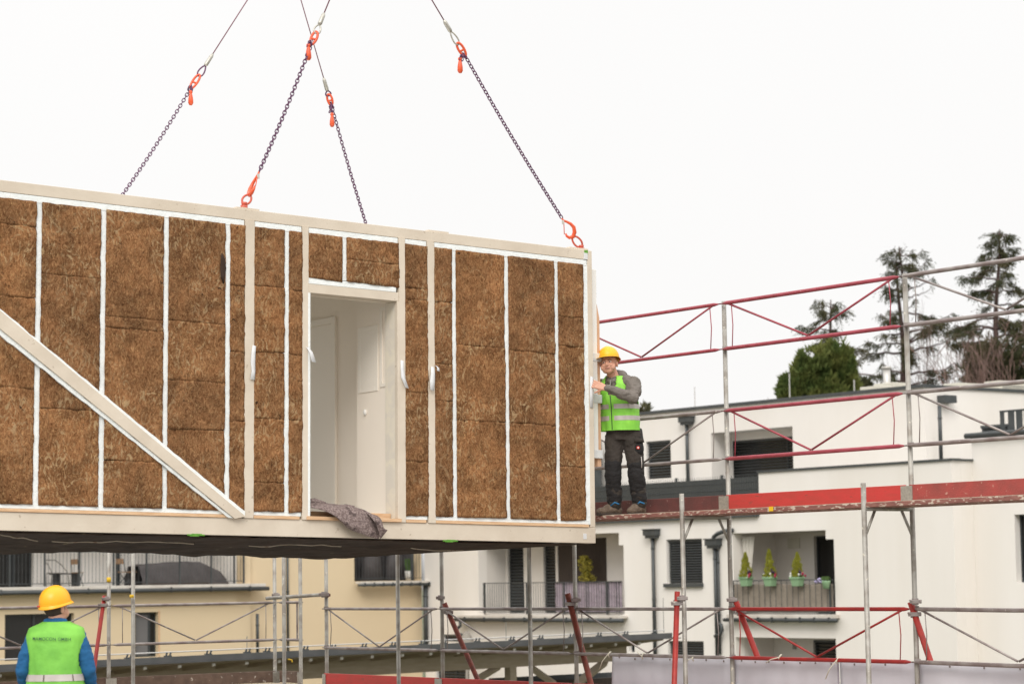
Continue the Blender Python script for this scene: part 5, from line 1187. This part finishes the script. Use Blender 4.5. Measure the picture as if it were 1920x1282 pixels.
def strip_band(rings, z0, z1, a0, a1, out, seg=72):
    f2 = [list(r_) for r_ in rings]
    for r_ in f2: r_[3] += out; r_[4] += out
    M = MB(); n = 60
    def at_z(z):
        for A, B_ in zip(f2, f2[1:]):
            if A[0] <= z <= B_[0]+1e-9: f = (z-A[0])/(B_[0]-A[0]); f = f*f*(3-2*f)*.5+f*.5; return [A[i]+(B_[i]-A[i])*f for i in range(6)]
    def g(u, v):
        z = z0+(z1-z0)*v; _, cx_, cy_, rx, ry, yaw = at_z(z); th = a0+(a1-a0)*u; ca, sa = math.cos(th), math.sin(th)
        x = rx*math.copysign(abs(ca)**.85, ca); y = ry*math.copysign(abs(sa)**.85, sa); f = 1+vfold(th, z, rings[0][0])
        return Vector((cx_+(x*math.cos(yaw)-y*math.sin(yaw))*f, cy_+(x*math.sin(yaw)+y*math.cos(yaw))*f, z))
    grid_mesh(M, n, 3, g); return M
def boot(M, ankle, toe, s=1.):
    a = Vector(ankle); t = Vector(toe); d = (t-a); d.z = 0; L_ = d.length; d.normalize(); yaw = math.atan2(d.y, d.x); rm = Matrix.Rotation(yaw, 3, 'Z')
    g = Vector((a.x, a.y, 0)); M.ell(g+d*.04+UP*.055, (.13, .048, .05), rm); M.ell(g+d*(L_-.055)+UP*.042, (.065, .05, .042), rm); M.ell(g-d*.035+UP*.05, (.05, .042, .05), rm); M.tube([g+d*.005+UP*.05, g+UP*.16], [.052, .056], 14); M.ell(g+d*.06+UP*.075, (.07, .04, .045), rm)
# ---------- worker on the upper deck
w = at(1172, 965, 25.95); P1 = empty('person', Vector((w.x, w.y, Z2)), 'worker in yellow helmet, green vest and black trousers standing on the scaffold beside the module', 'person')
V3 = Vector; tyaw = -R(33)      # torso turned towards the module
hc = V3((-.138, -.075, 1.612)); hR = yawm(-R(14), R(-5), R(-6))
M = MB(); head_shapes(M, hc, hR, 1.06); capsule(M, [(-.075, -.015, 1.42), (-.10, -.03, 1.50), (-.125, -.045, 1.58)], [.062, .058, .056])
capsule(M, [(-.01, 0, .92), (-.03, 0, 1.1), (-.05, 0, 1.28), (-.06, -.01, 1.38)], [.13, .125, .135, .11])
for k in (-1, 1): pass
hipL, kneeL, ankL = V3((.085, -.03, .90)), V3((.118, -.07, .48)), V3((.150, -.01, .10)); hipR, kneeR, ankR = V3((-.085, .02, .90)), V3((-.115, -.03, .49)), V3((-.105, .03, .10))
for a, b, c_ in ((hipL, kneeL, ankL), (hipR, kneeR, ankR)): capsule(M, [a, a.lerp(b, .5), b, b.lerp(c_, .4), c_], [.085, .075, .055, .05, .038]); capsule(M, [c_, V3((c_.x, c_.y, .05))], [.038, .04])
shL, elL, wrL = V3((.095, -.12, 1.41)), V3((.085, -.27, 1.235)), V3((-.185, -.335, 1.335)); shR, elR, wrR = V3((-.21, .10, 1.40)), V3((-.30, -.0, 1.22)), V3((-.40, .05, 1.36))
for a, b, c_ in ((shL, elL, wrL), (shR, elR, wrR)): capsule(M, [a, b, c_], [.05, .042, .028])
hand(M, wrL+V3((-.01, 0, .004)), V3((-.9, .08, .36)), V3((-.25, -.85, .25)), 1.05, .42, -1, .25)
hand(M, wrR, V3((-.8, .2, .5)), V3((-.2, -.7, .3)), 1.0, .3, 1, .2)
put('body', remesh(M, .0042, 2), 'skin', P1); features(P1, hc, hR, 1.06)
M = MB(); M.ell(hc+hR @ V3((0, .034, .012)), (.0815, .082, .062), hR).build('hair', 'hair', P1, True, local=True)
helmet(P1, hc+hR @ V3((0, .012, .040)), hR @ yawm(0, R(-4)), 'helmet_yellow', 1.0)
M = MB(); a = hc+hR @ V3((.108, .055, .05)); M.ell(a, (.012, .02, .012), hR).build('helmet_knob', 'helmet_red', P1, True, local=True)
# hoodie
M = MB(); M.loft([(V3((-.02, 0, .90)), .165, .12, tyaw), (V3((-.03, 0, 1.05)), .165, .125, tyaw), (V3((-.045, 0, 1.22)), .175, .13, tyaw), (V3((-.06, -.005, 1.36)), .18, .12, tyaw), (V3((-.07, -.01, 1.43)), .14, .10, tyaw), (V3((-.08, -.01, 1.49)), .075, .075, tyaw)], 28)
capsule(M, [shL+V3((-.05, .03, .01)), shL+V3((.005, -.01, -.015)), shL.lerp(elL, .55)+V3((.015, 0, 0)), elL, elL.lerp(wrL, .5), wrL+V3((.02, 0, 0))], [.075, .088, .082, .070, .058, .042], 16)
capsule(M, [shR+V3((.05, -.03, .01)), shR, shR.lerp(elR, .5), elR, elR.lerp(wrR, .6), wrR], [.07, .075, .07, .062, .052, .040], 16)
capsule(M, [(-.06, .05, 1.49), (.0, .03, 1.50), (.02, -.04, 1.475)], [.05, .055, .035], 12); capsule(M, [(-.15, .03, 1.47), (-.06, .07, 1.52), (.01, .04, 1.51)], [.035, .05, .045], 12); capsule(M, [(-.155, -.02, 1.45), (-.13, -.10, 1.42), (-.05, -.11, 1.43), (.015, -.06, 1.46)], [.03, .025, .025, .032], 12)
hd = put('hoodie', remesh(M, .009, 3, (.010, 16, (1, 1, 1.8))), 'hoodie', P1)
MB().tube([(-.128, -.125, 1.44), (-.135, -.135, 1.36), (-.13, -.135, 1.30)], .0035, 6).build('cord', 'ferrule', hd, True, local=True)
# vest
VR = [(.90, -.035, 0, .200, .152, tyaw), (1.0, -.035, 0, .205, .155, tyaw), (1.15, -.04, 0, .202, .152, tyaw), (1.30, -.055, 0, .198, .146, tyaw), (1.39, -.062, -.003, .180, .132, tyaw), (1.45, -.07, -.008, .135, .108, tyaw), (1.485, -.075, -.008, .098, .088, tyaw)]
def keep1(th, z):
    fr = abs((th-1.5*PI+PI) % (2*PI)-PI)                        # angle from the front
    if z > 1.27 and fr < (z-1.27)*2.6: return False
    sideL = abs(th if th < PI else th-2*PI)
    if (1.17 < z < 1.43) and sideL < .62*math.sin(PI*min(1, max(0, (z-1.15)/.30)))**.6: return False
    return True
M = vest_shell(VR, keep1); ve = M.build('safety_vest', 'vest', P1, True, local=True); solidify(ve, .006)
for z0, z1 in ((1.005, 1.055), (1.13, 1.18)): strip_band(VR, z0, z1, PI*1.53, PI*3.47, .0055).build('reflective_band', 'reflective', ve, True, local=True)
strip_band(VR, .90, .912, PI*1.5, PI*3.5, .005).build('hem', 'vest', ve, True, local=True)
fd = Matrix.Rotation(tyaw, 3, 'Z') @ V3((0, -1, 0)); M = MB(); M.tube([V3((-.035, 0, .905))+fd*.155, V3((-.04, 0, 1.15))+fd*.157, V3((-.052, 0, 1.28))+fd*.152], .0045, 6).build('zip', 'hoodie_dark', ve, True, local=True)
M = MB(); a = V3((-.035, 0, 1.09))+fd*.160+V3((.06, -.012, .0)); M.ell(a, (.02, .008, .03)).build('pocket_tab', 'hoodie_dark', ve, True, local=True)
# trousers
M = MB(); M.loft([(V3((0, 0, .80)), .165, .12, 0), (V3((-.005, 0, .90)), .175, .125, 0), (V3((-.015, 0, .97)), .165, .12, 0)], 24)
for a, b, c_ in ((hipL, kneeL, ankL), (hipR, kneeR, ankR)):
    e = V3((c_.x, c_.y, .09)); capsule(M, [a-UP*.03, a.lerp(b, .3), a.lerp(b, .7), b, b.lerp(c_, .35), b.lerp(c_, .75), e+UP*.03], [.098, .100, .092, .082, .080, .078, .074], 18)
capsule(M, [(.0, 0, .87), (0, 0, .80)], [.10, .07])
def stretch_wr(me):
    for v in me.vertices:
        z = v.co.z; f = max(0, 1-abs(z-.25)/.3); v.co += v.normal*(f*.012*noise.noise(Vector((v.co.x*9, v.co.y*9, z*38)))+.004*noise.noise(v.co*22))
me = remesh(M, .008, 2, (.009, 12, (1, 1, 1.3))); stretch_wr(me); tr = put('trousers', me, 'trousers', P1)
for k_, c_ in ((kneeL, .0), (kneeR, .0)):
    M = MB(); capsule(M, [k_+V3((0, -.004, .05)), k_+V3((0, -.008, -.06)), k_.lerp(ankL if k_ is kneeL else ankR, .5)+V3((0, -.004, 0)), k_.lerp(ankL if k_ is kneeL else ankR, .82)], [.086, .087, .084, .080], 16); me = remesh(M, .008, 2, (.011, 13, (1, 1, 1.8))); put('knee_panel', me, 'trouser_black', tr)
pl_ = hipL.lerp(kneeL, .42)+V3((.045, -.055, .0)); M = MB(); M.ell(pl_+V3((0, 0, -.02)), (.058, .055, .085)); put('cargo_pocket', remesh(M, .008, 1, (.004, 20, (1, 1, 1))), 'trouser_black', tr)
M = MB(); M.loft([(pl_+V3((0, 0, .045)), .063, .060, 0), (pl_+V3((0, 0, .085)), .055, .052, 0)], 16).build('pocket_flap', 'trousers', tr, True, local=True)
bp_ = pl_+V3((-.005, -.052, -.015)); M = MB(); M.tube([bp_+V3((0, 0, 0)), bp_+V3((0, -.006, 0))], .017, 12).build('badge', 'badge_red', tr, True, local=True)
M = MB(); M.box(bp_.x-.007, bp_.x+.007, bp_.y-.009, bp_.y-.006, bp_.z-.007, bp_.z+.007).build('badge_mark', 'flower_white', tr, local=True)
M = MB(); a = hipL.lerp(kneeL, .8); M.tube([a+V3((.058, -.078, .05)), a+V3((.062, -.082, -.02)), a+V3((.06, -.085, -.07))], .005, 6).build('side_piping', 'reflective', tr, True, local=True)
M = MB(); M.loft([(V3((-.01, 0, .925)), .178, .128, 0), (V3((-.01, 0, .96)), .176, .127, 0)], 28).build('belt', 'hoodie_dark', P1, True, local=True)
capsuleM = MB(); capsule(capsuleM, [(.165, -.01, .90), (.178, .0, .80)], [.03, .028], 10); put('tool_pouch', remesh(capsuleM, .007, 1), 'hoodie_dark', P1)
for a, t in ((ankL, (.03, -.13, 0)), (ankR, (-.285, -.05, 0))):
    M = MB(); boot(M, a, t); o = put('boot', remesh(M, .006, 2, (.003, 30, (1, 1, 1))), 'boot', P1)
    d = (V3(t)-a); d.z = 0; d.normalize(); yw = math.atan2(d.y, d.x); g = V3((a.x, a.y, 0)); Ln = (V3(t)-g).length
    MB().loft([(g+d*(Ln*.5-.035)+UP*.001, Ln*.5+.045, .052, yw), (g+d*(Ln*.5-.035)+UP*.022, Ln*.5+.045, .052, yw)], 24).build('sole', 'sole', o, True, local=True)
    M = MB(); M.tube([g+V3((-.04, -.055, .10)), g+V3((.0, -.082, .135)), g+V3((.045, -.07, .115))], .009, 6).build('blue_trim', 'lace_blue', o, True, local=True)
P1.scale = (1.05, 1.05, 1.0)
# ---------- worker seen from behind, lower left
w = at(104, 1150, 19.7); P2 = empty('person', Vector((w.x, w.y, 0)), 'worker seen from behind in yellow helmet, blue sleeves and lettered green vest', 'person')
hz = at(104, 1103, 19.7).z; S = (hz)/1.792
hc = V3((-.0, .035, 1.632)); hR = yawm(PI-R(32), R(-3), R(0))
M = MB(); head_shapes(M, hc, hR, 1.0); capsule(M, [(0, .03, 1.48), (.0, .03, 1.55), (0, .035, 1.63)], [.066, .062, .06]); capsule(M, [(0, .03, .95), (0, .03, 1.15), (0, .03, 1.35), (0, .03, 1.42)], [.13, .125, .14, .12])
for x in (-1, 1):
    capsule(M, [(x*.09, .02, .92), (x*.10, .02, .50), (x*.11, .04, .09)], [.085, .055, .038]); capsule(M, [(x*.11, .04, .06), (x*.12, .20, .03)], [.04, .03])
    capsule(M, [(x*.165, .03, 1.39), (x*.25, .02, 1.17), (x*.255, .17, .98)], [.05, .042, .028]); hand(M, V3((x*.255, .175, .975)), V3((-x*.1, .6, -.75)), V3((x, .2, 0)), 1.0, .4, -x)
put('body', remesh(M, .006, 2), 'skin', P2); features(P2, hc, hR)
MB().ell(hc+hR @ V3((0, .018, .0)), (.0795, .092, .068), hR).build('hair', 'hair', P2, True, local=True)
hl = helmet(P2, hc+hR @ V3((0, .004, .018)), hR @ yawm(0, R(-8)), 'helmet_yellow_deep', 1.06, .3)
c_ = hc+hR @ V3((0, .004, .018)); Rr = hR @ yawm(0, R(-8)); M = MB(); a = c_+Rr @ V3((.055, .136, .03)); M.ell(a, (.018, .010, .007), Rr).build('helmet_knob', 'helmet_red', hl, True, local=True)
M = MB(); M.loft([(V3((0, .03, .90)), .185, .13, 0), (V3((0, .03, 1.1)), .19, .135, 0), (V3((0, .03, 1.3)), .20, .13, 0), (V3((0, .03, 1.42)), .185, .11, 0), (V3((0, .03, 1.50)), .11, .09, 0), (V3((0, .03, 1.545)), .085, .08, 0)], 28)
for x in (-1, 1): capsule(M, [(x*.13, .03, 1.45), (x*.178, .03, 1.41), (x*.225, .02, 1.28), (x*.258, .02, 1.15), (x*.26, .10, 1.05), (x*.255, .16, .99)], [.05, .062, .068, .064, .056, .045], 16)
capsule(M, [(-.075, .0, 1.53), (0, -.04, 1.54), (.075, .0, 1.53), (.05, .09, 1.53), (-.05, .09, 1.53), (-.075, .0, 1.53)], [.026]*6, 10)
sw_ = put('sweater', remesh(M, .009, 3, (.009, 13, (1, 1, 1.6))), 'sweater_blue', P2)
V2 = [(.86, 0, .03, .235, .175, 0), (1.0, 0, .03, .232, .17, 0), (1.15, 0, .03, .215, .158, 0), (1.30, 0, .03, .222, .150, 0), (1.41, 0, .03, .236, .135, 0), (1.475, 0, .03, .218, .115, 0), (1.53, 0, .03, .105, .098, 0)]
def keep2(th, z):
    fr = abs((th-.5*PI+PI) % (2*PI)-PI)
    if z > 1.28 and fr < (z-1.28)*2.6: return False
    sd = min(abs(th), abs(th-PI), abs(th-2*PI)); return not (1.13 < z < 1.36 and sd < .5*math.sin(PI*min(1, max(0, (z-1.12)/.25)))**.6)
v2 = vest_shell(V2, keep2).build('safety_vest', 'vest_back', P2, True, local=True); solidify(v2, .006)
strip_band(V2, 1.065, 1.118, PI*.55, PI*2.45, .007).build('reflective_band', 'reflective', v2, True, local=True)
for a0 in (1.42*PI, 1.72*PI): strip_band(V2, 1.066, 1.117, a0, a0+.05, .009).build('band_seam', 'chair_metal', v2, True, local=True)
fc = bpy.data.curves.new('txt', 'FONT'); fc.body = 'MAMOCON GMBH'; fc.size = .035; fc.align_x = 'CENTER'; fc.extrude = 0; fc.space_character = 1.06; fc.offset = .0003
to = bpy.data.objects.new('txt', fc); C.objects.link(to); dg = bpy.context.evaluated_depsgraph_get(); dg.update(); me = bpy.data.meshes.new_from_object(to.evaluated_get(dg)); bpy.data.objects.remove(to)
bm = bmesh.new(); bm.from_mesh(me); bmesh.ops.triangulate(bm, faces=bm.faces); bmesh.ops.subdivide_edges(bm, edges=bm.edges, cuts=1)
for v in bm.verts:
    x, z = v.co.x, v.co.y; X = x-.01; Z = 1.385+z-.035*X; th = None; rx, ry = .2135, .151
    rx = .23; ca = min(1, abs(X)/rx)**(1/.85); sa = math.sqrt(max(0, 1-ca*ca)); Y = .03-ry*(sa**.85)
    v.co = V3((X, Y-.010, Z))
bm.to_mesh(me); bm.free(); put('back_lettering', me, 'vest_text', v2, smooth=False)
M = MB(); M.loft([(V3((0, .03, .82)), .17, .125, 0), (V3((0, .03, .93)), .175, .13, 0), (V3((0, .03, .99)), .17, .125, 0)], 24)
for x in (-1, 1): capsule(M, [(x*.09, .02, .88), (x*.10, .02, .5), (x*.11, .04, .12)], [.1, .085, .075], 18)
put('trousers', remesh(M, .01, 2, (.009, 12, (1, 1, 1.4))), 'trousers', P2)
for x in (-1, 1): M = MB(); boot(M, (x*.11, .04, .1), (x*.13, .22, 0)); put('boot', remesh(M, .007, 2), 'boot', P2)
P2.scale = (S, S, S)
# ================================================================== LIGHT, SKY, CAMERA
W = bpy.data.worlds.new('World'); bpy.context.scene.world = W; W.use_nodes = True; N = W.node_tree.nodes; L = W.node_tree.links; bg = N['Background']
ELEV, ROT = R(40), R(178)
sky = N.new('ShaderNodeTexSky'); sky.sky_type = 'NISHITA'; sky.sun_disc = False; sky.sun_elevation = ELEV; sky.sun_rotation = ROT; sky.dust_density = 4
tc = N.new('ShaderNodeTexCoord'); sep = N.new('ShaderNodeSeparateXYZ'); L.new(tc.outputs['Generated'], sep.inputs[0])
cl = N.new('ShaderNodeTexNoise'); cl.inputs['Scale'].default_value = 2.2; cl.inputs['Detail'].default_value = 4; L.new(tc.outputs['Generated'], cl.inputs[0])
rp = N.new('ShaderNodeValToRGB'); e = rp.color_ramp.elements       # overcast: bright deck, brighter towards the zenith
e[0].position = 0.0; e[0].color = (.30, .29, .275, 1); e[1].position = 1.0; e[1].color = (1.9, 1.88, 1.86, 1)
a = rp.color_ramp.elements.new(.02); a.color = (.925, .915, .905, 1); a = rp.color_ramp.elements.new(.26); a.color = (.945, .938, .93, 1); a = rp.color_ramp.elements.new(.5); a.color = (1.42, 1.41, 1.39, 1)
L.new(sep.outputs[2], rp.inputs[0])
m1 = N.new('ShaderNodeMapRange'); m1.inputs[3].default_value = .955; m1.inputs[4].default_value = 1.03; L.new(cl.outputs[0], m1.inputs[0])
vm = N.new('ShaderNodeVectorMath'); vm.operation = 'SCALE'; L.new(rp.outputs[0], vm.inputs[0]); L.new(m1.outputs[0], vm.inputs['Scale'])
v10 = N.new('ShaderNodeVectorMath'); v10.operation = 'SCALE'; v10.inputs['Scale'].default_value = 10; L.new(vm.outputs[0], v10.inputs[0])
mx = N.new('ShaderNodeMix'); mx.data_type = 'RGBA'; mx.inputs[0].default_value = .985; L.new(sky.outputs[0], mx.inputs[6]); L.new(v10.outputs[0], mx.inputs[7]); mx.clamp_result = False
L.new(mx.outputs[2], bg.inputs[0]); bg.inputs[1].default_value = .1
sd_ = bpy.data.lights.new('sun', 'SUN'); sd_.energy = 1.5; sd_.angle = R(25); sd_.color = (1, .965, .92); so = bpy.data.objects.new('sun', sd_); C.objects.link(so)
so.rotation_euler = (R(90)-ELEV, 0, R(-6)); so.location = (0, -20, 40)
def camrot():
    f = Vector((0, math.cos(PITCH), math.sin(PITCH))); U_ = Vector((0, -math.sin(PITCH), math.cos(PITCH))); X_ = Vector((1, 0, 0))
    x = X_*CR-U_*SR; y = X_*SR+U_*CR
    return Matrix((x, y, -f)).transposed().to_euler()
cam = bpy.data.cameras.new('camera'); co = bpy.data.objects.new('camera', cam); C.objects.link(co); co.location = CAM; co.rotation_euler = camrot()
cam.sensor_width = 36; cam.sensor_fit = 'HORIZONTAL'; cam.lens = FPX/1920*36; cam.clip_start = .3; cam.clip_end = 3000
cam.dof.use_dof = True; cam.dof.focus_distance = 25.5; cam.dof.aperture_fstop = 2.8
sc = bpy.context.scene; sc.camera = co; sc.view_settings.view_transform = 'Standard'; sc.view_settings.look = 'None'; sc.view_settings.gamma = 1; sc.view_settings.exposure = .1
sc.cycles.max_bounces = 6; sc.cycles.diffuse_bounces = 4; sc.cycles.use_denoising = True
